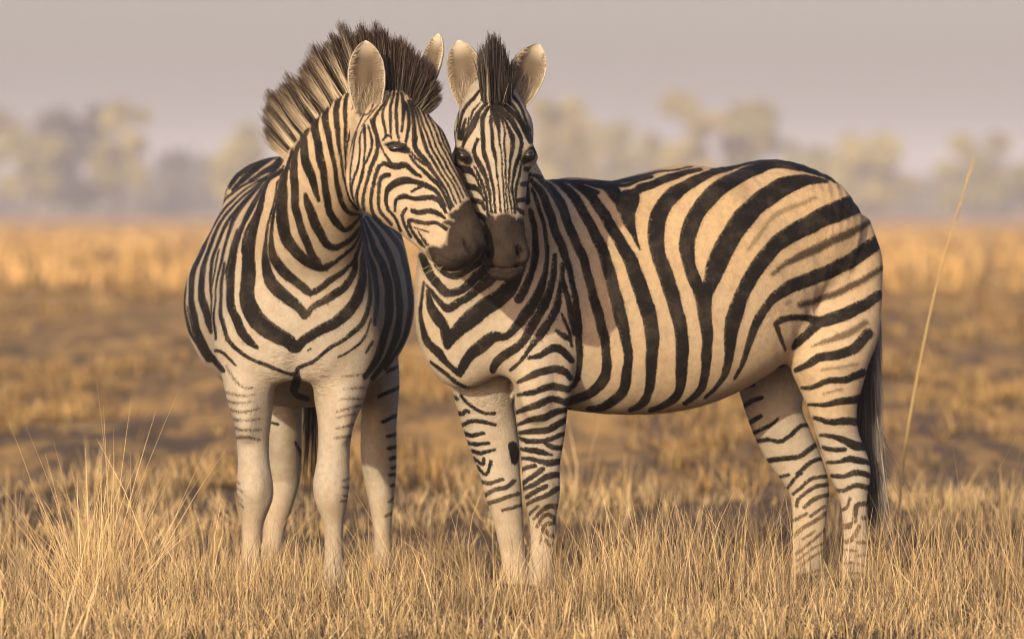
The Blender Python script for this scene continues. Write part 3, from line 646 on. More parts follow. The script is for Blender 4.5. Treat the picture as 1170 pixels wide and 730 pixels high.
L_HIND = [[(338,505,2),(344,520,3),(346,535,3)], [(442,424,4),(460,417,4)], [(433,452.6,3),(458,442,4)], [(437,481,3),(458,473,4)], [(442,498,3),(458,494,4)], [(444,512,3),(458,508,4)], [(446,524,3),(458,520,4)], [(448,535,3),(458,531,4)],
          [(446,543,3),(458,541,4)], [(447,555,3),(458,552,4)], [(445,573,3),(456,565,3)], [(440,590,2),(452,584,3)], [(400,425,4),(425,418,4)], [(300,480,2),(318,484,2)]]

def smooth01(x, a, b):
    t = np.clip((x - a) / (b - a), 0, 1); return t * t * (3 - 2 * t)

# ---------------------------------------------------------------- coat material
def coat_material():
    t = NT('striped_coat'); P = t.pos()
    fine = t.noise(900, 1, .6, t.vmul(P, (1, 1, .45))); mid = t.noise(60, 3, .6, P); big = t.noise(7, 3, .6, P)
    sd = t.attr('sd'); edge = t.noise(300, 2, .7, t.vmul(P, (1, 1, .5))); jit = t.math('MULTIPLY_ADD', edge, 5.0, -2.5); jit2 = t.math('MULTIPLY_ADD', mid, 2.0, -1.0)
    d = t.math('ADD', t.math('ADD', sd, jit), jit2)
    blk = t.ramp(d, -.55, .55, 1, 0)
    br = t.math('MULTIPLY', t.ramp(t.math('ADD', t.attr('sdb'), t.math('MULTIPLY', jit, 1.8)), -2.2, 1.6, 1, 0), t.attr('brown'))
    muz = t.ramp(t.math('ADD', t.attr('muz'), t.math('MULTIPLY', jit2, 3.0)), -3.6, 2.0, 1, 0)
    buff = t.math('ADD', t.attr('buff'), t.math('MULTIPLY_ADD', big, .55, -.27), clamp=True)
    cream = t.mix(buff, (.395, .345, .27), (.60, .40, .20))
    cream = t.mix(t.ramp(t.noise(17, 4, .7, P), .42, .72, 0, .42), cream, (.30, .205, .115))
    cream = t.mix(t.ramp(mid, .35, .75, 0, .35), cream, (.27, .19, .115))
    cream = t.mix(t.ramp(fine, .35, .7, 0, .30), cream, (.22, .16, .10))
    dust = t.ramp(t.noise(14, 5, .7, P), .42, .74, 0, 1)
    dark = t.mix(dust, (.009, .0072, .006), (.048, .036, .026))
    dark = t.mix(t.ramp(fine, .5, .8, 0, .4), dark, (.042, .032, .024))
    c = t.mix(br, cream, (.050, .032, .020)); c = t.mix(blk, c, dark)
    mc = t.mix(t.ramp(t.noise(22, 3, .6, P), .3, .7), (.018, .0125, .009), (.036, .0245, .017)); mc = t.mix(t.ramp(fine, .5, .8, 0, .4), mc, (.085, .058, .038))
    mc = t.mix(blk, mc, (.010, .008, .007)); c = t.mix(muz, c, mc)
    c = t.mix(t.math('MULTIPLY', t.attr('dust'), t.ramp(mid, .25, .7, .45, 1)), c, (.40, .27, .15))
    c = t.mix(t.attr('hoof'), c, (.055, .045, .038))
    h = t.math('ADD', t.math('MULTIPLY', fine, .6), t.math('MULTIPLY', t.noise(220, 2, .5, t.vmul(P, (1, 1, .3))), .8))
    h = t.math('ADD', h, t.math('MULTIPLY', muz, t.math('MULTIPLY', t.noise(130, 3, .65, P), 1.6)))
    h = t.math('ADD', h, t.math('MULTIPLY', t.math('MULTIPLY', t.attr('wrinkle'), 4.0), t.noise(55, 2, .6, t.vmul(P, (.8, .8, 2.2)), 1.0)))
    rough = t.math('MULTIPLY_ADD', t.math('ADD', blk, muz, clamp=True), -.10, .74)
    return t.bsdf(c, rough, .10, t.bump(h, .55, .005), sheen=0)
COAT = coat_material()

def coat(name, V, Q, N, reg, charts, root, muzzle_lines, brown=None, buff=None, dust=None, wrinkle=None):
    C = chart(V); sd = np.full(len(V), 40, np.float32); muz = np.full(len(V), 40, np.float32)
    sdb = np.full(len(V), 40, np.float32); bw = np.zeros(len(V), np.float32)
    # gentle wander of the stripes so that no edge is a ruler line
    wob = np.stack([np.sin(V[:, 2] * 31 + V[:, 0] * 11) + np.sin(V[:, 2] * 67 - V[:, 0] * 41), np.sin(V[:, 0] * 37 + V[:, 2] * 13) + np.sin(V[:, 0] * 71 + V[:, 2] * 29)], 1) * .35
    C = C + wob.astype(np.float32)
    for r, lines in charts.items():
        m = reg == r
        sd[m] = strokes(C[m], lines) - (.1 if r == 1 else .15 + .45 * (1 - smooth01(V[m, 2], .6, .8)))
    m = reg == 1
    muz[m] = strokes(C[m], muzzle_lines)
    for L, s_ in brown or []:
        m = reg == 0
        d = strokes(C[m], [L]); o = sdb[m]; b_ = bw[m]
        up = d < o; o[up] = d[up]; b_[up] = s_; sdb[m] = o; bw[m] = b_
    hoof = smooth01(-V[:, 2], -.062, -.052)
    return mesh_obj(name, V, Q, COAT, fattr=dict(sd=sd, muz=muz, sdb=sdb, brown=bw, buff=buff, dust=dust, wrinkle=wrinkle, hoof=hoof))

def surf_depth(V, px, py, r=3.):
    c = chart(V); m = np.hypot(c[:, 0] - px, c[:, 1] - py) < r
    return V[m, 1].min()
def fur(V, N, reg, coatobj, root, flows, n, seed):
    """short hairs lying along the coat, each a thin blade that carries the coat's own colour at its root"""
    g = np.random.default_rng(seed); me = coatobj.data; nv = len(V)
    # even spread: pick faces by area
    F = np.empty(nv and len(me.loops), np.int32); me.loops.foreach_get('vertex_index', F); F = F.reshape(-1, 4)
    A = np.linalg.norm(np.cross(V[F[:, 2]] - V[F[:, 0]], V[F[:, 3]] - V[F[:, 1]]), axis=1); cum = np.cumsum(A) / A.sum()
    fi = np.searchsorted(cum, g.random(n)); vi = F[fi, g.integers(0, 4, n)]
    u, w_ = g.random((2, n, 1)); Pq = V[F[fi, 0]] * (1 - u) * (1 - w_) + V[F[fi, 1]] * u * (1 - w_) + V[F[fi, 2]] * u * w_ + V[F[fi, 3]] * (1 - u) * w_
    nn = N[vi]; fl = np.zeros((n, 3)); rg = reg[vi]
    for r, f in flows.items(): fl[rg == r] = f
    fl[V[vi, 2] < .72] = (0, .1, -1); fl = fl + g.normal(0, .22, (n, 3))
    d = nrm(fl - np.einsum('ij,ij->i', fl, nn)[:, None] * nn); sd_ = np.cross(nn, d)
    mz = np.empty(nv, np.float32); me.attributes['muz'].data.foreach_get('value', mz)
    ln = g.uniform(.005, .0105, n) * np.where(rg == 1, .7, 1) * np.where(V[vi, 2] < .8, .7, 1) * np.where(mz[vi] < 0, .5, 1); wd = g.uniform(.0010, .0019, n)
    lift = g.uniform(.05, .26, n)
    r0 = Pq - nn * .0012; tip = Pq + d * ln[:, None] + nn * (ln * lift)[:, None]
    VV = np.stack([r0 - sd_ * wd[:, None], r0 + sd_ * wd[:, None], tip], 1).reshape(-1, 3)
    fa = {}
    for k in ('sd', 'muz', 'sdb', 'brown', 'buff', 'dust', 'wrinkle', 'hoof'):
        a = np.empty(nv, np.float32); me.attributes[k].data.foreach_get('value', a); fa[k] = np.repeat(a[vi], 3)
    fa['buff'] = np.clip(fa['buff'] + np.repeat(g.normal(0, .16, n), 3), 0, 1)
    fa['sd'] = fa['sd'] + np.repeat(g.normal(0, .35, n), 3).astype(np.float32)
    o = mesh_obj('fur', VV, np.arange(len(VV)).reshape(-1, 3), COAT, fattr=fa); o.parent = coatobj
    return o
# eyes
te = NT('eye'); EYE = te.bsdf((.012, .008, .006), .06, .6)
te2 = NT('eyelid'); EYELID = te2.bsdf((.03, .022, .017), .45, .3)
def sphere(name, c, r, mat, parent, seg=20, tilt=0.):
    th = np.linspace(0, math.pi, seg // 2 + 1); ph = np.linspace(0, 2 * math.pi, seg, endpoint=False)
    V = np.stack([np.outer(np.sin(th), np.cos(ph)), np.outer(np.sin(th), np.sin(ph)), np.outer(np.cos(th), np.ones(seg))], -1).reshape(-1, 3) * r
    ca, sa = math.cos(tilt), math.sin(tilt); V = V @ np.array([[ca, 0, -sa], [0, 1, 0], [sa, 0, ca]]) + c
    i, j = np.meshgrid(np.arange(seg // 2), np.arange(seg), indexing='ij'); j2 = (j + 1) % seg
    F = np.stack([i * seg + j, (i + 1) * seg + j, (i + 1) * seg + j2, i * seg + j2], -1).reshape(-1, 4)
    return adopt(mesh_obj(name, V, F, mat), parent)

def eyelid(parent, c, r, tilt):
    """upper lid: the upper front part of a slightly larger shell, with a thickness"""
    th = np.linspace(.05, 1.28, 9); ph = np.linspace(math.pi * 1.02, math.pi * 1.98, 19)
    sh = []
    for k in (1.0, 1.16):
        P = np.stack([np.outer(np.sin(th), np.cos(ph)), np.outer(np.sin(th), np.sin(ph)), np.outer(np.cos(th), np.ones(19))], -1).reshape(-1, 3) * (np.asarray(r) * k * np.array([1.12, 1.05, 1.08]))
        sh.append(P)
    V = np.concatenate(sh); ca, sa = math.cos(tilt), math.sin(tilt); V = V @ np.array([[ca, 0, -sa], [0, 1, 0], [sa, 0, ca]]) + c
    i, j = np.meshgrid(np.arange(8), np.arange(18), indexing='ij'); k = (i * 19 + j).ravel(); q = np.stack([k, k + 1, k + 20, k + 19], 1); n0 = 9 * 19
    e = 8 * 19 + np.arange(19); s1 = np.arange(9) * 19; s2 = s1 + 18
    rim = [np.stack([x[:-1], x[1:], x[1:] + n0, x[:-1] + n0], 1) for x in (e, s1, s2)]
    return adopt(mesh_obj('eyelid', V, np.concatenate([q, q[:, ::-1] + n0] + rim), EYELID), parent)

# ears: a cupped, closed leaf with inner fur
def ear_material():
    t = NT('ear_fur'); P = t.pos(); c = t.attr('col', 'Color')
    n = t.noise(420, 2, .6, P); c = t.mix(t.ramp(n, .35, .75, 0, .25), c, (.26, .19, .12))
    return t.bsdf(c, .8, .15, t.bump(t.noise(600, 2, .6, P), .3, .003), trans=.12)
EARM = ear_material()
def hair_material(name, rough=.55, trans=.1):
    t = NT(name); return t.bsdf(t.attr('col', 'Color'), rough, .25, trans=trans)
HAIR = hair_material('hair', trans=.05)

def make_ear(root, base, tip, face, width, cup, inner_dark=.5, seed=0, tipdark=1.):
    """base, tip world points; face: direction the opening looks; width: full width in metres"""
    base = np.asarray(base); tip = np.asarray(tip); ax = nrm(tip - base); L = np.linalg.norm(tip - base)
    f = np.asarray(face, float); f = nrm(f - (f @ ax) * ax); sdv = np.cross(ax, f)
    nu, nv = 25, 21
    t = np.linspace(0, 1, nu); v = np.linspace(-1, 1, nv)
    prof = np.interp(t, [0, .08, .2, .38, .55, .72, .86, .95, 1.0], [.62, .70, .84, .97, 1.0, .90, .64, .36, .03])
    wr = .5 * width * prof
    def shell(off, shrink):
        A = (v[None] * 1.15)                                       # wrap angle
        rad = wr[:, None] * shrink
        depth = cup * (1 - .25 * t)[:, None] * prof[:, None]
        sx = np.sin(A * 1.25) / np.sin(1.15 * 1.25) * rad
        dz = -(np.cos(A * 1.2)) * depth + off
        p = base + ax * (t[:, None] * L)[..., None] + sdv * sx[..., None] + f * (dz + cup * .5)[..., None] + f * (.02 * np.sin(t * 2.2) * L)[:, None, None]
        return p
    inn = shell(.004, .93); out = shell(-.006, 1.0)
    V = np.concatenate([inn.reshape(-1, 3), out.reshape(-1, 3)])
    i, j = np.meshgrid(np.arange(nu - 1), np.arange(nv - 1), indexing='ij'); k = (i * nv + j).ravel()
    q = np.stack([k, k + 1, k + nv + 1, k + nv], 1); n0 = nu * nv
    ring = np.concatenate([np.arange(nu) * nv, (nu - 1) * nv + np.arange(1, nv), (np.arange(nu)[::-1] * nv + nv - 1)[1:], np.arange(1, nv - 1)[::-1], [0]])
    side = np.stack([ring[:-1], ring[:-1] + n0, ring[1:] + n0, ring[1:]], 1)
    F = np.concatenate([q[:, ::-1], q + n0, side])
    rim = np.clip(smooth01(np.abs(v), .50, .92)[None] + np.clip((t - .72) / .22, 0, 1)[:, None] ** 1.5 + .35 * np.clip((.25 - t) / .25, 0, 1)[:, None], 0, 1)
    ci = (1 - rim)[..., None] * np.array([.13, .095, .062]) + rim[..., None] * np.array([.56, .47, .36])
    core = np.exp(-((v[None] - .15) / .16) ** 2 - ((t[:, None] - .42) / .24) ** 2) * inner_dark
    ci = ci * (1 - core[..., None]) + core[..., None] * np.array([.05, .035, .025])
    bz = smooth01(np.broadcast_to(t[:, None], (nu, nv)), .42, .55) * (1 - smooth01(np.broadcast_to(t[:, None], (nu, nv)), .9, .97))
    bz = bz * tipdark
    co = (1 - bz)[..., None] * np.array([.48, .38, .26]) + bz[..., None] * np.array([.06, .045, .035])
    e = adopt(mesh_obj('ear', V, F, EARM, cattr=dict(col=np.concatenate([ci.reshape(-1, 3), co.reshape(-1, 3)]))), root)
    # inner fur from both rims towards the middle
    g = np.random.default_rng(seed); n = 1500
    tt = g.uniform(.04, .9, n); sg = np.where(g.random(n) < .5, -1, 1); vv = sg * g.uniform(.62, 1.0, n)
    ii = np.clip((tt * (nu - 1)).astype(int), 0, nu - 1); jj = np.clip(((vv + 1) / 2 * (nv - 1)).astype(int), 0, nv - 1)
    r0 = inn[ii, jj]
    ln = g.uniform(.12, .42, n) * wr[ii]
    dirv = nrm(-sg[:, None] * sdv * g.uniform(.2, 1.2, n)[:, None] + ax * g.uniform(-.2, 1.1, n)[:, None] + f * g.uniform(.1, .6, n)[:, None])
    tip_ = r0 + dirv * ln[:, None]
    c0 = np.array([.50, .40, .28]) * g.uniform(.7, 1.1, n)[:, None]; c1 = np.array([.44, .34, .23]) * g.uniform(.6, 1.1, n)[:, None]
    v_, f_, c_ = strand_mesh(r0, tip_, np.full(n, .0010), c0, c1, lv=3)
    n2 = 260; ti = g.uniform(.02, .30, n2); vi = g.uniform(-.8, .8, n2)
    q0 = inn[np.clip((ti * (nu - 1)).astype(int), 0, nu - 1), np.clip(((vi + 1) / 2 * (nv - 1)).astype(int), 0, nv - 1)]
    q1 = q0 + nrm(ax + f * g.uniform(.1, .5, n2)[:, None] + sdv * g.normal(0, .35, n2)[:, None]) * (L * g.uniform(.12, .34, n2))[:, None]
    cc = np.array([.50, .40, .28]) * g.uniform(.6, 1.1, n2)[:, None]
    v_, f_, c_ = merge((v_, f_, c_), strand_mesh(q0, q1, np.full(n2, .0012), cc, cc * .85, lv=4))
    h = mesh_obj('ear_hair', v_, f_, HAIR, cattr=dict(col=c_)); h.parent = e
    return e

def mane_strands(roots, tips, n, spread, wid, colf, seed, jitter=.012, thick=.018, lean=None):
    """n strands between consecutive guide pairs (root, tip)"""
    g = np.random.default_rng(seed); roots = np.asarray(roots); tips = np.asarray(tips); m = len(roots)
    u = g.uniform(0, m - 1, n); i = np.minimum(u.astype(int), m - 2); f = (u - i)[:, None]
    r = roots[i] * (1 - f) + roots[i + 1] * f; t = tips[i] * (1 - f) + tips[i + 1] * f
    # tufts: strands gather towards the nearest tuft so that the outline is spiky
    nt_ = int((m - 1) * 3.6); cu = np.sort(g.uniform(0, m - 1, nt_)); near = cu[np.argmin(np.abs(u[:, None] - cu[None]), 1)]
    i2 = np.minimum(near.astype(int), m - 2); f2 = (near - i2)[:, None]; tt = tips[i2] * (1 - f2) + tips[i2 + 1] * f2
    pull = g.uniform(.2, .7, n)[:, None]; t = t * (1 - pull) + tt * pull
    nt_l = .93 + g.normal(0, .05, nt_)
    ln = nt_l[np.argmin(np.abs(u[:, None] - cu[None]), 1)] * g.uniform(.74, 1.02, n)
    y = g.normal(0, 1, n)
    off = np.zeros((n, 3)); off[:, 1] = y * thick
    if lean is not None: off = y[:, None] * thick * np.asarray(lean)
    rr = r + off + g.normal(0, .002, (n, 3))
    tp = r + (t - r) * ln[:, None] + off * spread + g.normal(0, jitter, (n, 3))
    c0, c1 = colf(u / (m - 1), ln, g)
    return strand_mesh(rr, tp, np.full(n, wid) * g.uniform(.7, 1.3, n), c0, c1, bend=g.normal(0, .006, (n, 3)), lv=5, power=colf.power, taper=.6)

DK, CR = np.array([.026, .017, .012]), np.array([.62, .50, .34])

# ================================================================== right zebra
rootR = empty('zebra', W(760, 240 + HC / S, .3) * np.array([1, 1, 0]))
tag(rootR, 'zebra standing side on at the right, face turned to the camera', 'zebra', 'zebras standing head to head')
V, Q, N, reg = surface_of(RZ)
# gaskin and belly stay on their own part of the flattened coat
hgt = V[:, 2]
buff = smooth01(hgt, .55, 1.15) * (reg == 0) * .85 + (reg == 1) * .40 + (reg == 2) * .05
buff = np.maximum(buff, .58 * (reg == 0) * smooth01(hgt, .45, .6)) * (.3 + .7 * smooth01(V[:, 0], .08, .35))
dustR = (1 - smooth01(hgt, .05, .42)) * .55
CC = chart(V)
wr = np.exp(-((CC[:, 0] - 545) / 50) ** 2 - ((CC[:, 1] - 455) / 25) ** 2) * 1.2
bR = adopt(coat('body', V, Q, N, reg, {0: R_BODY, 1: R_HEAD, 2: R_FAR}, rootR, R_HEAD_MUZ, R_BODY_BROWN, buff, dustR, wr), rootR)
fur(V, N, reg, bR, rootR, {0: (.85, .42, -.55), 1: (0, -.2, -1), 2: (0, .1, -1)}, 340000, 41)
sphere('eye', W(529.5, 178.5, surf_depth(V, 531, 178) + .006), np.array([.0185, .014, .0135]), EYE, rootR, tilt=.5); eyelid(rootR, W(529.5, 178.5, surf_depth(V, 531, 178) + .006), np.array([.0185, .014, .0135]), .5)
sphere('eye', W(604.0, 177.5, surf_depth(V, 602, 178) + .006), np.array([.016, .014, .0135]), EYE, rootR, tilt=-.5); eyelid(rootR, W(604.0, 177.5, surf_depth(V, 602, 178) + .006), np.array([.016, .014, .0135]), -.5)
make_ear(rootR, W(538, 122, -.20 + HR), W(526.5, 48, -.15 + HR), (-.25, -1, .05), .112, .036, .75, 1)
make_ear(rootR, W(587, 120, -.20 + HR), W(613, 52, -.15 + HR), (.30, -1, .05), .114, .036, .75, 2)
def colR(u, ln, g):
    n = len(u); d = DK * g.uniform(.6, 1.5, n)[:, None]
    st = (np.abs(u - .22) < .06)[:, None]
    return np.where(st, np.array([.42, .31, .20]) * g.uniform(.7, 1.1, n)[:, None], d * .8), d
colR.power = 1.0
gr = []; gt = []
for k, (x0, x1, yt) in enumerate([(552, 546, 62), (556, 549, 52), (560, 556, 42), (564, 561, 36), (568, 567, 36), (572, 573, 44), (576, 577, 56), (580, 580, 72)]):
    gr.append(W(x0, 119 - 3 * (k % 2), -.275 + HR)); gt.append(W(x1, yt, -.24 + HR))
m1 = mane_strands(gr, gt, 1500, 1.1, .0022, colR, 5, jitter=.006, thick=.022)
gr2 = [W(554, 116, -.20 + HR), W(566, 114, -.20 + HR), W(578, 116, -.20 + HR)]; gt2 = [W(549, 58, -.14 + HR), W(566, 46, -.14 + HR), W(580, 66, -.14 + HR)]
m2 = mane_strands(gr2, gt2, 900, 1.2, .0025, colR, 6, jitter=.006, thick=.04)
gr3 = [W(572, 120, -.29 + HR), W(580, 116, -.27 + HR), W(585, 114, -.25 + HR)]; gt3 = [W(583, 92, -.26 + HR), W(589, 78, -.24 + HR), W(584, 62, -.22 + HR)]
m3 = mane_strands(gr3, gt3, 420, 1.1, .0022, colR, 7, jitter=.005, thick=.018)
# the crest down the back of the neck, behind the head
gr4 = [W(561, 122, -.28), W(564, 150, -.18), W(572, 178, -.05), W(590, 200, .08)]; gt4 = [W(561, 76, -.24), W(567, 112, -.12), W(578, 150, .02), W(594, 188, .14)]
def colN(u, ln, g):
    n = len(u); cr = (np.sin(u * 40) > 0)[:, None]
    return np.where(cr, CR, DK) * g.uniform(.7, 1.15, n)[:, None], DK * g.uniform(.6, 1.6, n)[:, None]
colN.power = 2.0
m4 = mane_strands(gr4, gt4, 1500, 1.1, .0025, colN, 8, jitter=.006, thick=.014, lean=(1, 0, 0))
v_, f_, c_ = merge(m1, m2, m3, m4)
adopt(mesh_obj('mane', v_, f_, HAIR, cattr=dict(col=c_)), rootR)
# tail
g = np.random.default_rng(21)
ctl = resample([(*W(1000, 325, .70), 0), (*W(996, 370, .66), 0), (*W(993, 430, .61), 0), (*W(992, 490, .59), 0), (*W(994, 550, .57), 0), (*W(1001, 605, .55), 0)], 41)[:, :3]
n = 2600; u = g.uniform(0, .72, n) ** .8; L_ = g.uniform(.18, .42, n)
ip = lambda q: np.stack([np.interp(np.clip(q, 0, 1), np.linspace(0, 1, 41), ctl[:, k]) for k in range(3)], 1)
rad = np.interp(u, [0, .1, .3, .6, 1], [.018, .024, .036, .040, .03])
ang = g.uniform(0, 2 * np.pi, n); rr = np.sqrt(g.random(n))
r0 = ip(u) + np.stack([np.cos(ang), np.sin(ang), 0 * ang], 1) * (rad * rr * .7)[:, None]
r1 = ip(u + L_) + np.stack([np.cos(ang), np.sin(ang), 0 * ang], 1) * (np.interp(u, [0, .4, 1], [.042, .05, .04]) * rr)[:, None] + g.normal(0, .006, (n, 3))
grey = g.uniform(.5, 1.6, n)[:, None]; edge = smooth01(np.cos(ang) * rr, .1, .9)[:, None]  # paler towards the right: the lit edge is put into the hair colour
c0 = (np.array([.05, .042, .036]) * (1 - edge) + np.array([.34, .28, .22]) * edge) * grey
v1 = strand_mesh(r0, r1, np.full(n, .0028), c0, c0 * .8, lv=4)
n = 60; u = g.uniform(.5, .85, n); r0 = ip(u); r1 = r0 + np.stack([g.uniform(.02, .13, n), g.normal(0, .02, n), -g.uniform(.10, .20, n)], 1)
c0 = np.tile(np.array([.03, .022, .018]), (n, 1)); v2 = strand_mesh(r0, r1, np.full(n, .002), c0, c0, bend=np.tile(np.array([.01, 0, .02]), (n, 1)), lv=5)
v_, f_, c_ = merge(v1, v2)
adopt(mesh_obj('tail', v_, f_, HAIR, cattr=dict(col=c_)), rootR)

# ================================================================== left zebra
rootL = empty('zebra', W(340, 240 + HC / S, .4) * np.array([1, 1, 0]))
tag(rootL, 'zebra with its chest to the camera, head turned aside to nuzzle the other', 'zebra', 'zebras standing head to head')
V, Q, N, reg = surface_of(LZ)
hgt = V[:, 2]
buff = (smooth01(hgt, .85, 1.35) * .55 + .05) * (reg != 1) + (reg == 1) * .42
dustL = (1 - smooth01(hgt, .05, .42)) * .5
CC = chart(V)
wr = (np.exp(-((CC[:, 0] - 312) / 22) ** 2 - ((CC[:, 1] - 440) / 22) ** 2) + np.exp(-((CC[:, 0] - 365) / 22) ** 2 - ((CC[:, 1] - 440) / 22) ** 2) + .6 * np.exp(-((CC[:, 0] - 340) / 60) ** 2 - ((CC[:, 1] - 405) / 25) ** 2)) * (V[:, 1] < .3) * 1.3 + 1.1 * np.exp(-((CC[:, 0] - 404) / 16) ** 2 - ((CC[:, 1] - 252) / 18) ** 2)
bL = adopt(coat('body', V, Q, N, reg, {0: L_BODY, 1: L_HEAD, 2: L_HIND}, rootL, L_HEAD_MUZ, [(L, 1.) for L in L_LEGS], buff, dustL, wr), rootL)
fur(V, N, reg, bL, rootL, {0: (.05, .55, -.8), 1: (.5, -.2, -.85), 2: (0, .1, -1)}, 340000, 42)
sphere('eye', W(454.5, 169.5, surf_depth(V, 454, 169.5) + .005), np.array([.027, .013, .0120]), EYE, rootL, tilt=-.12); eyelid(rootL, W(454.5, 169.5, surf_depth(V, 454, 169.5) + .005), np.array([.027, .013, .0120]), -.12)
make_ear(rootL, W(420, 130, -.22 + HL), W(417.5, 46, -.24 + HL), (.05, -1, .02), .116, .036, .95, 3)
make_ear(rootL, W(482, 112, -.04 + HL), W(505, 41, .0 + HL), (-.55, -.9, .1), .072, .030, .1, 4, .25)
SEQ = [((331, 186), (303, 158), -.15), ((334, 178), (299, 136), -.19), ((340, 168), (302, 114), -.23), ((344, 159), (303, 102), -.25), ((350, 150), (315, 102), -.27), ((356, 142), (325, 90), -.29), ((367, 126), (336, 82), -.32), ((375, 117), (345, 68), -.33),
       ((385, 108), (356, 54), -.34), ((394, 101), (368, 42), -.35), ((404, 95), (383, 30), -.355), ((414, 92), (402, 26), -.36), ((424, 92), (418, 23), -.365), ((434, 96), (432, 25), -.38),
       ((443, 100), (446, 31), -.40), ((451, 105), (460, 40), -.42), ((458, 109), (474, 50), -.43), ((464, 113), (488, 64), -.45), ((470, 117), (498, 80), -.46), ((475, 122), (503, 96), -.47), ((479, 128), (503, 116), -.48)]
gr = [W(a[0] + 5 + (a[0] - b[0]) * .04, a[1] + 6, y - .03) for a, b, y in SEQ]; gt = [W(*b, y - .03) for a, b, y in SEQ]
bands = [.055, .105, .16, .25, .295, .355, .42, .48]
def colL(u, ln, g):
    n = len(u); d = np.min(np.abs(u[:, None] - np.array(bands)[None]), 1); k = smooth01(d + g.normal(0, .002, n), .011, .017)
    k = k * (1 - smooth01(u, .47, .56)); k = np.maximum(k, .22 * (g.random(n) < .25))
    c0 = (CR * k[:, None] + DK * (1 - k[:, None])) * g.uniform(.75, 1.1, n)[:, None]
    return c0, np.array([.038, .019, .012]) * g.uniform(.6, 1.6, n)[:, None]
colL.power = 2.6
m1 = mane_strands(gr, gt, 12000, 1.2, .0020, colL, 9, jitter=.007, thick=.020)
adopt(mesh_obj('mane', m1[0], m1[1], HAIR, cattr=dict(col=m1[2])), rootL)
# tail, glimpsed behind the legs
n = 500; g = np.random.default_rng(31); ang = g.uniform(0, 6.28, n); r0 = W(362, 330, 1.55) + np.stack([np.cos(ang) * .02, np.sin(ang) * .02, -g.uniform(0, .35, n)], 1)
r1 = r0 + np.stack([np.cos(ang) * .03, np.sin(ang) * .03, -g.uniform(.2, .45, n)], 1); c0 = np.tile(DK * .9, (n, 1))
v1 = strand_mesh(r0, r1, np.full(n, .003), c0, c0, lv=4)
adopt(mesh_obj('tail', v1[0], v1[1], HAIR, cattr=dict(col=v1[2])), rootL)
# whiskers on the chin
n = 14; r0 = np.stack([W(x, 300, -.40 + HL) for x in g.uniform(492, 520, n)]); r1 = r0 + np.stack([-g.uniform(.02, .09, n), -g.uniform(0, .03, n), -g.uniform(.01, .07, n)], 1)
v1 = strand_mesh(r0, r1, np.full(n, .0011), np.tile([.5, .38, .22], (n, 1)), np.tile([.5, .38, .22], (n, 1)), lv=3)
adopt(mesh_obj('whisker_hair', v1[0], v1[1], HAIR, cattr=dict(col=v1[2])), rootL)
# ================================================================== setting
def ground_material():
    t = NT('dry_savanna_soil'); P = t.pos()
    a = t.noise(3.2, 5, .7, t.vmul(P, (1, .12, 1))); b = t.noise(.5, 4, .6, t.vmul(P, (1, .10, 1))); c = t.noise(18, 3, .6, P); e = t.noise(.1, 3, .6, t.vmul(P, (1, .12, 1)))
    sep = t.n('SeparateXYZ'); t.t.links.new(P, sep.inputs[0]); y = sep.outputs['Y']
    straw = t.mix(t.ramp(c, .3, .7), (.44, .25, .085), (.60, .35, .12))
    straw = t.mix(t.ramp(e, .35, .65, 0, .5), straw, (.62, .36, .12))
    burnt = t.mix(t.ramp(c, .3, .7), (.085, .058, .038), (.20, .13, .075))
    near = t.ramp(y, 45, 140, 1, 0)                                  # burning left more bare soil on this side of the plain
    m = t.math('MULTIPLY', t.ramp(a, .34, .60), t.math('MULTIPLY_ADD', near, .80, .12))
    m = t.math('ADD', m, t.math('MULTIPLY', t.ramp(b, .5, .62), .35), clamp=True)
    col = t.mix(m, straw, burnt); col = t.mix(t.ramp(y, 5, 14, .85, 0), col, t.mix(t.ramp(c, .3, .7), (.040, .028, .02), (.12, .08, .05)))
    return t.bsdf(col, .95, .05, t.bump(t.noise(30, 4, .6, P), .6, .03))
nx = np.concatenate([np.linspace(-900, -20, 24), np.linspace(-15, 15, 61), np.linspace(20, 900, 24)])
ny = np.concatenate([np.linspace(-40, -6, 18), np.linspace(-5, 40, 90), np.geomspace(42, 3200, 60)])
gx, gy = np.meshgrid(nx, ny, indexing='ij')
def ground_z(x, y):
    """low hummocks away from where the animals stand"""
    f = smooth01(np.abs(y - 1.5), 3.0, 12.0)
    return f * (.05 * np.sin(x * .7 + y * .31) + .04 * np.sin(x * 1.3 - y * .53 + 1.1) + .03 * np.sin(y * .9 + 2.)) - .004
gz = ground_z(gx, gy) * np.exp(-((np.maximum(np.abs(gy), 0)) / 300) ** 2)
i, j = np.meshgrid(np.arange(len(nx) - 1), np.arange(len(ny) - 1), indexing='ij'); k = (i * len(ny) + j).ravel(); L_ = len(ny)
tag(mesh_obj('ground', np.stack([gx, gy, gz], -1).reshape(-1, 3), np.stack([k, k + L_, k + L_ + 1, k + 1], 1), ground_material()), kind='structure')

def grass_material(name, trans=.10):
    t = NT(name); P = t.pos(); c = t.attr('col', 'Color')
    return t.bsdf(c, .75, .12, trans=trans)
GRASS = grass_material('dry_grass_blade')
STRAW = np.array([[.62, .43, .20], [.54, .36, .16], [.72, .53, .28], [.43, .28, .125], [.56, .39, .20], [.30, .195, .10]])

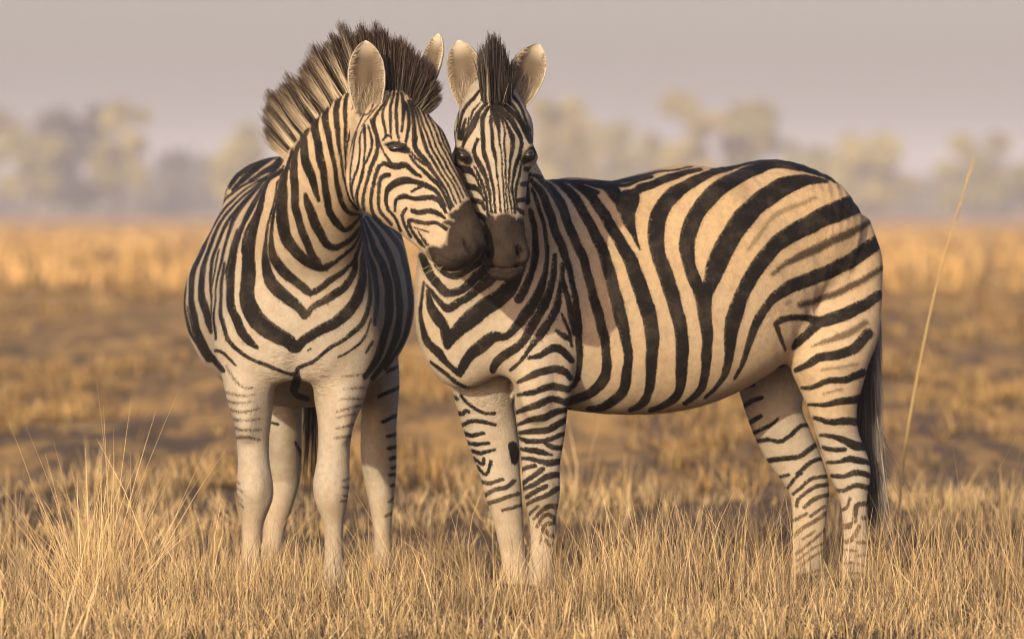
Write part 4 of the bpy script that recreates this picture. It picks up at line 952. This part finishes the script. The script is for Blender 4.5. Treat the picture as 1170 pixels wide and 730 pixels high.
def blades(x, y, h, wid, g, lean=.25, bend=.3, lv=4, dark=.0, dirang=None):
    n = len(x); z = ground_z(x, y)
    a = g.uniform(0, 2 * np.pi, n) if dirang is None else dirang
    ln = np.abs(g.normal(0, lean, n))
    root = np.stack([x, y, z], 1)
    dr = np.stack([np.cos(a), np.sin(a), 0 * a], 1)
    tip = root + dr * (h * ln)[:, None] + np.stack([0 * h, 0 * h, h * np.sqrt(np.maximum(1 - ln ** 2 * .6, .15))], 1)
    md = (root + tip) / 2 - dr * (h * g.uniform(0, bend, n))[:, None] * .5
    c = STRAW[g.integers(0, len(STRAW), n)] * g.uniform(.8, 1.3, n)[:, None]
    dk = g.random(n) < dark
    gy_ = g.random(n) < .22
    c[gy_] = np.array([.26, .185, .115]) * g.uniform(.6, 1.3, gy_.sum())[:, None]
    c[dk] = np.array([.13, .085, .055]) * g.uniform(.6, 1.3, dk.sum())[:, None]
    wd = np.stack([np.cos(a + g.normal(0, 1.2, n)), .4 * np.sin(a), 0 * a], 1)
    c0 = c * .22  # roots darkened: shade of the gaps between stems put into the colour
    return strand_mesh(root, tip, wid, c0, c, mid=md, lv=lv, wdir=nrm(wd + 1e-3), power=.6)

g = np.random.default_rng(77)
# --- sward round the animals: tufts of short stubble with longer stems
def noise2(x, y, f, seed):
    r = np.random.default_rng(seed); s = 0
    for _ in range(7):
        a = r.uniform(0, 6.28); k = f * r.uniform(.5, 2.); p = r.uniform(0, 6.28)
        s = s + np.sin((x * np.cos(a) + y * np.sin(a)) * k + p)
    return s / 3.2
parts = []
def scatter_tufts(n_t, per, x0, x1, y0, y1, hmean, hsd, wid, lean, dark, lv=4, dens=None, r=.035):
    cx = g.uniform(x0, x1, n_t); cy = g.uniform(y0, y1, n_t)
    if dens is not None:
        kp = g.random(n_t) < dens(cx, cy); cx, cy = cx[kp], cy[kp]
    m = len(cx); hh = np.maximum(hmean * np.exp(g.normal(0, hsd, m)), .02)
    k = np.repeat(np.arange(m), per)
    N_ = len(k); a = g.uniform(0, 6.28, N_); rr = r * np.sqrt(g.random(N_))
    x = cx[k] + np.cos(a) * rr; y = cy[k] + np.sin(a) * rr
    h = hh[k] * g.uniform(.45, 1.15, N_)
    return blades(x, y, h, wid * g.uniform(.6, 1.4, N_), g, lean, .35, lv, dark, a + g.normal(0, .8, N_))
front = lambda x, y: np.clip(.52 + .75 * noise2(x, y, 5, 3), .04, 1) 
legs_clear = lambda x, y: np.clip(.55 + .6 * noise2(x, y, 4, 4), .05, 1) * (1 - .75 * smooth01(y, .6, 3.5))
# in front of the hooves
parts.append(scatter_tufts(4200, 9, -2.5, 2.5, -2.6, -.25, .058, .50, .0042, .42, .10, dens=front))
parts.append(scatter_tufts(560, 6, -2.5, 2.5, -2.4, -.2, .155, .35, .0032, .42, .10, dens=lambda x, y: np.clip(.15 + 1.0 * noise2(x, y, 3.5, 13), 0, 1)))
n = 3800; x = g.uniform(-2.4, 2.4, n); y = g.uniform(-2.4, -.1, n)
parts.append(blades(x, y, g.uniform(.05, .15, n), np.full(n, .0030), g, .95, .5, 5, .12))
# among and behind them
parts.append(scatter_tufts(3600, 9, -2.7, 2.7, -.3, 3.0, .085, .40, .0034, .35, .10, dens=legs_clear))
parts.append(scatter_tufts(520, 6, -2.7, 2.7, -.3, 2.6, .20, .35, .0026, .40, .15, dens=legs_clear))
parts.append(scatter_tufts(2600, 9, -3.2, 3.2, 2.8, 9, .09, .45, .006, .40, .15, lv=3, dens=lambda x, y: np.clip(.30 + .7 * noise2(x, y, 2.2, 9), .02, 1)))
# thin wiry dark stems, lying and tangled
n = 2600; x = g.uniform(-2.4, 2.4, n); y = g.uniform(-1.9, .8, n)
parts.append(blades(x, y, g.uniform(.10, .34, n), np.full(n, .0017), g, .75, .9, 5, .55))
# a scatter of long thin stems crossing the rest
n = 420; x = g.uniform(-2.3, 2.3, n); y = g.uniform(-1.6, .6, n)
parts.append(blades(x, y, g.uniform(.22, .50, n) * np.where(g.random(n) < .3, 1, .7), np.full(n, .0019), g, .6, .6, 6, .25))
# taller swaths to the right and between the legs
for (px, py, dep, nn, hm, sp) in [(790, 640, -.55, 420, .30, .30), (720, 640, -.5, 300, .26, .25), (1090, 640, -.3, 420, .27, .35), (1030, 650, -.5, 130, .13, .3), (560, 650, -.6, 150, .14, .25), (460, 650, -.7, 240, .20, .25), (840, 650, -.7, 90, .12, .3), (1140, 560, 1.6, 240, .30, .4), (210, 650, -.5, 260, .2, .3), (650, 650, -.6, 70, .14, .2), (285, 650, -.25, 260, .19, .10), (320, 640, .3, 200, .18, .2), (430, 650, -.3, 120, .16, .2)]:
    c = W(px, py, dep); x = c[0] + g.normal(0, sp * .6, nn); y = dep + g.normal(0, .18, nn)
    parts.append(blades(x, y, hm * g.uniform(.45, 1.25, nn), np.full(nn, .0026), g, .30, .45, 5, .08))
v_, f_, c_ = merge(*parts)
tag(mesh_obj('dry_grass', v_, f_, GRASS, cattr=dict(col=c_)), kind='stuff')

# --- sparse burnt-over grass farther out, in coarser tufts
parts = []
def far_tufts(n, y0, y1, half, hm, wm, per, seed, thr):
    gg = np.random.default_rng(seed)
    y = y0 + (y1 - y0) * gg.random(n); x = gg.uniform(-1, 1, n) * half * (22 + y) / 22
    kp = gg.random(n) < np.clip(thr + .8 * noise2(x * 1.6, y * .12, 1.1, seed), .02, 1); x, y = x[kp], y[kp]
    k = np.repeat(np.arange(len(x)), per); N_ = len(k)
    X = x[k] + gg.normal(0, wm * 4, N_); Y = y[k] + gg.normal(0, wm * 4, N_)
    v, f, c = blades(X, Y, hm * gg.uniform(.4, 1.3, N_), wm * gg.uniform(.6, 1.4, N_), gg, .5, .3, 3, .18)
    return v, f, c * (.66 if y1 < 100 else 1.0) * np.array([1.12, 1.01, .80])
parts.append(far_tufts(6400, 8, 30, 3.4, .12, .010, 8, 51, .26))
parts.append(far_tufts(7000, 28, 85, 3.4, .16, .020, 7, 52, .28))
parts.append(far_tufts(9000, 75, 330, 3.4, .40, .06, 5, 53, .6))
v_, f_, c_ = merge(*parts)
tag(mesh_obj('distant_grass', v_, f_, GRASS, cattr=dict(col=c_)), kind='stuff')

# --- the fan of long stems at the left
g = np.random.default_rng(5)
base = W(112, 668, -.55); base[2] = 0
rt = empty('grass_tussock', base); tag(rt, 'tall fanned tussock of straw coloured stems in the left foreground', 'grass tuft')
n = 150; a = g.normal(0, .42, n); h = g.uniform(.22, .52, n) * (1 - .25 * np.abs(a))
r0 = base + np.stack([g.normal(0, .055, n) + a * .06, g.normal(0, .05, n), np.zeros(n)], 1)
tp = r0 + np.stack([np.sin(a) * h, g.normal(0, .2, n) * h, np.cos(a) * h], 1)
long_ = [(60, 500, .0), (5, 470, .1), (150, 455, .05), (118, 462, .0), (205, 445, .1), (178, 470, 0), (130, 490, 0), (88, 540, 0), (42, 560, 0), (240, 505, .1), (262, 508, .12), (30, 488, 0), (110, 430, 0), (160, 520, 0), (20, 590, -.1), (0, 575, 0)]
for px, py, dy in long_:
    tp = np.vstack([tp, W(px, py, -.5 + dy)]); r0 = np.vstack([r0, base + np.array([g.normal(0, .06) + (px - 112) * .0006, g.normal(0, .04), 0])])
n = len(r0); c = STRAW[g.integers(0, 5, n)] * g.uniform(.85, 1.1, n)[:, None]
md = (r0 + tp) / 2 + np.stack([-(tp[:, 0] - r0[:, 0]) * .12, np.zeros(n), np.full(n, .01)], 1)
v_, f_, c_ = strand_mesh(r0, tp, np.full(n, .0026), c * .7, c, mid=md, lv=7, wdir=nrm(np.stack([np.ones(n), g.normal(0, .3, n), np.zeros(n)], 1)), power=.6)
adopt(mesh_obj('stem', v_, f_, GRASS, cattr=dict(col=c_)), rt)

# --- the single tall stalk at the right
ctl = resample([(*W(1029, 560, 3.2),), (*W(1036, 500, 3.2),), (*W(1053, 405, 3.2),), (*W(1073, 315, 3.2),), (*W(1095, 240, 3.2),), (*W(1111, 188, 3.2),)], 30)
ctl = np.vstack([[ctl[0][0] - .012, 3.2, 0.], ctl])
T = nrm(np.gradient(ctl, axis=0)); rad = np.interp(np.linspace(0, 1, 31), [0, .5, .8, 1], [.0050, .0044, .0025, .0009])
ph = np.linspace(0, 2 * np.pi, 8, endpoint=False); U = nrm(np.cross(T, Y_)); Vv = np.cross(T, U)
tv = (ctl[:, None] + (U[:, None] * np.cos(ph)[None, :, None] + Vv[:, None] * np.sin(ph)[None, :, None]) * rad[:, None, None]).reshape(-1, 3)
i, j = np.meshgrid(np.arange(30), np.arange(8), indexing='ij'); j2 = (j + 1) % 8
tf = np.stack([i * 8 + j, i * 8 + j2, (i + 1) * 8 + j2, (i + 1) * 8 + j], -1).reshape(-1, 4)
st = empty('grass_stalk', ctl[0]); tag(st, 'single tall dry stalk leaning right, standing clear of the grass behind the hindquarters', 'grass stalk')
adopt(mesh_obj('stem', tv, tf, GRASS, cattr=dict(col=np.tile([.44, .30, .13], (len(tv), 1)))), st)
n = 130; u = g.integers(19, 30, n); r0 = ctl[u]; tp = r0 + T[u] * g.uniform(.02, .05, n)[:, None] + g.normal(0, .004, (n, 3))
v_, f_, c_ = strand_mesh(r0, tp, np.full(n, .002), np.tile([.46, .32, .15], (n, 1)), np.tile([.50, .36, .18], (n, 1)), lv=3)
adopt(mesh_obj('seed_head', v_, f_, GRASS, cattr=dict(col=c_)), st)

# --- trees beyond the plain
LEAF = grass_material('tree_leaf', .2)
tb = NT('bark'); BARK = tb.bsdf(tb.mix(tb.ramp(tb.noise(4, 4, .6, tb.pos()), .3, .7), (.07, .055, .05), (.15, .12, .10)), .9, .05)
def limb(p0, p1, r0, r1, seg=6, bend=None):
    t = np.linspace(0, 1, 5); c = p0[None] * (1 - t[:, None]) + p1[None] * t[:, None]
    if bend is not None: c += np.sin(t * np.pi)[:, None] * bend
    T = nrm(np.gradient(c, axis=0)); U = nrm(np.cross(T, [.3, 1, .1])); V_ = np.cross(T, U); ph = np.linspace(0, 2 * np.pi, seg, endpoint=False)
    r = r0 * (1 - t) + r1 * t
    v = (c[:, None] + (U[:, None] * np.cos(ph)[None, :, None] + V_[:, None] * np.sin(ph)[None, :, None]) * r[:, None, None]).reshape(-1, 3)
    i, j = np.meshgrid(np.arange(4), np.arange(seg), indexing='ij'); j2 = (j + 1) % seg
    return v, np.stack([i * seg + j, i * seg + j2, (i + 1) * seg + j2, (i + 1) * seg + j], -1).reshape(-1, 4), np.tile([.1, .08, .07], (len(v), 1))
TREECOL = {'pale': np.array([.31, .27, .10]), 'grey': np.array([.10, .085, .07]), 'dark': np.array([.06, .068, .066]), 'yellow': np.array([.35, .29, .095])}
def tree(px, top, wpx, dist, kind, label, cat, seed, low=.28, n_cl=20):
    g = np.random.default_rng(seed); dist *= 2.4; k = dist / FPX; x = (px - 585) * k; y = dist - D
    Ht = HC + (HOR - top) * k; Rw = wpx * 1.45 * k / 2
    b = np.array([x, y, -.3]); root = empty('tree' if cat == 'tree' else 'bush', b); tag(root, label, cat, 'trees along the far edge of the plain')
    ms = []; lean = g.normal(0, .06, 2) * Ht
    fork = b + np.array([lean[0] * .4, lean[1] * .4, Ht * .38]); ms.append(limb(b, fork, .035 * Ht, .024 * Ht, bend=np.array([g.normal(0, .3), 0, 0])))
    cl = []
    for q in range(n_cl):
        a = g.uniform(0, 6.28); rr = Rw * np.sqrt(g.random()) * .82; zz = g.uniform(low, .88)
        env = np.sqrt(max(1 - ((zz - .58) / .52) ** 2, .12))
        c = b + np.array([lean[0] * zz + np.cos(a) * rr * env, lean[1] * zz + np.sin(a) * rr * env, Ht * zz])
        cl.append((c, Rw * g.uniform(.22, .40)))
        if q % 2 == 0: ms.append(limb(fork, c, .016 * Ht, .005 * Ht, 5, bend=np.array([0, 0, .04 * Ht])))
    v, f, c = merge(*ms); adopt(mesh_obj('trunk', v, f, BARK), root)
    V, Cc = [], []
    for c, r in cl:
        n = 260; d = nrm(g.normal(size=(n, 3))); p = c + d * (r * g.random(n)[:, None] ** .45) * np.array([1, 1, .8])
        s = .045 * Ht * g.uniform(.5, 1.2, n); u = nrm(g.normal(size=(n, 3))); v = nrm(np.cross(u, g.normal(size=(n, 3))))
        V.append(np.stack([p - u * s[:, None], p - v * s[:, None] * .5, p + u * s[:, None], p + v * s[:, None] * .5], 1).reshape(-1, 3))
        Cc.append(np.repeat(TREECOL[kind] * g.uniform(.75, 1.25) * g.uniform(.7, 1.3, n)[:, None], 4, 0))
    V = np.concatenate(V); Fq = np.arange(len(V)).reshape(-1, 4)
    adopt(mesh_obj('crown', V, Fq, LEAF, smooth=False, cattr=dict(col=np.concatenate(Cc))), root)
TR = [
 (34, 112, 62, 430, 'pale', 'pale rounded tree nearest the left edge of the picture', 'tree'),
 (92, 112, 66, 450, 'grey', 'grey brown bare looking tree between two pale ones at the far left', 'tree'),
 (132, 104, 46, 440, 'yellow', 'yellowish upright tree right beside the grey brown one', 'tree'),
 (190, 172, 74, 520, 'dark', 'low dark bluish bush left of the striped rump on the left', 'bush'),
 (232, 176, 50, 540, 'grey', 'low grey bush beside the dark bluish one', 'bush'),
 (282, 126, 64, 430, 'pale', 'pale tree half hidden behind the tall brown tipped mane', 'tree'),
 (636, 100, 62, 420, 'yellow', 'pale yellow tree just right of the ear of the zebra looking at the camera', 'tree'),
 (694, 128, 58, 450, 'pale', 'shorter pale tree above the dip of the striped back', 'tree'),
 (740, 140, 52, 460, 'pale', 'small pale tree in the gap between taller ones above the striped back', 'tree'),
 (788, 98, 62, 425, 'yellow', 'tall yellowish tree above the middle of the striped back', 'tree'),
 (856, 104, 58, 430, 'pale', 'tall pale tree above the top of the rump', 'tree'),
 (932, 150, 56, 460, 'pale', 'low pale tree just right of the rump', 'tree'),
 (1000, 148, 74, 450, 'yellow', 'broad pale tree left of the tip of the tall stalk', 'tree'),
 (1104, 150, 62, 440, 'pale', 'rounded pale tree directly behind the tip of the tall stalk', 'tree'),
 (1134, 188, 46, 520, 'dark', 'small dark bush beside the rounded tree at the right', 'bush'),
 (1178, 176, 50, 450, 'pale', 'pale tree cut off by the right edge of the picture', 'tree'),
]
for q, a in enumerate(TR): tree(*a, seed=100 + q, low=.12 if a[6] == 'bush' else .2)
# the far scrub belt, one mass
g = np.random.default_rng(63); n = 16000
x = g.uniform(-150, 150, n); y = g.uniform(1150, 1500, n); hh = np.maximum(6.5 + 4.0 * noise2(x, y * .1, .12, 8), 1.5); z = g.random(n) ** .8 * hh
p = np.stack([x, y, z], 1); s = g.uniform(.5, 1.3, n); u = nrm(g.normal(size=(n, 3))); v = nrm(np.cross(u, g.normal(size=(n, 3))))
V = np.stack([p - u * s[:, None], p - v * s[:, None] * .6, p + u * s[:, None], p + v * s[:, None] * .6], 1).reshape(-1, 3)
tag(mesh_obj('scrub', V, np.arange(len(V)).reshape(-1, 4), LEAF, smooth=False, cattr=dict(col=np.repeat(np.array([.15, .135, .095]) * g.uniform(.5, 1.4, n)[:, None], 4, 0))), kind='stuff')

# ------------------------------------------------------------------ haze
hz = bpy.data.materials.new('haze_air'); hz.use_nodes = True; t = hz.node_tree; t.nodes.clear()
o_ = t.nodes.new('ShaderNodeOutputMaterial'); pv = t.nodes.new('ShaderNodeVolumePrincipled')
pv.inputs['Color'].default_value = (.94, .88, .96, 1); pv.inputs['Density'].default_value = HAZE; pv.inputs['Anisotropy'].default_value = -.10
t.links.new(pv.outputs[0], o_.inputs['Volume'])
lo = np.array([-1000., -60., -1.5]); hi = np.array([1000., 3300., 27.])
V = np.array([[(lo, hi)[a][0], (lo, hi)[b][1], (lo, hi)[c][2]] for a in (0, 1) for b in (0, 1) for c in (0, 1)])
F = [[0, 1, 3, 2], [4, 6, 7, 5], [0, 4, 5, 1], [2, 3, 7, 6], [0, 2, 6, 4], [1, 5, 7, 3]]
tag(mesh_obj('haze', V, np.array(F), hz, smooth=False), kind='stuff')
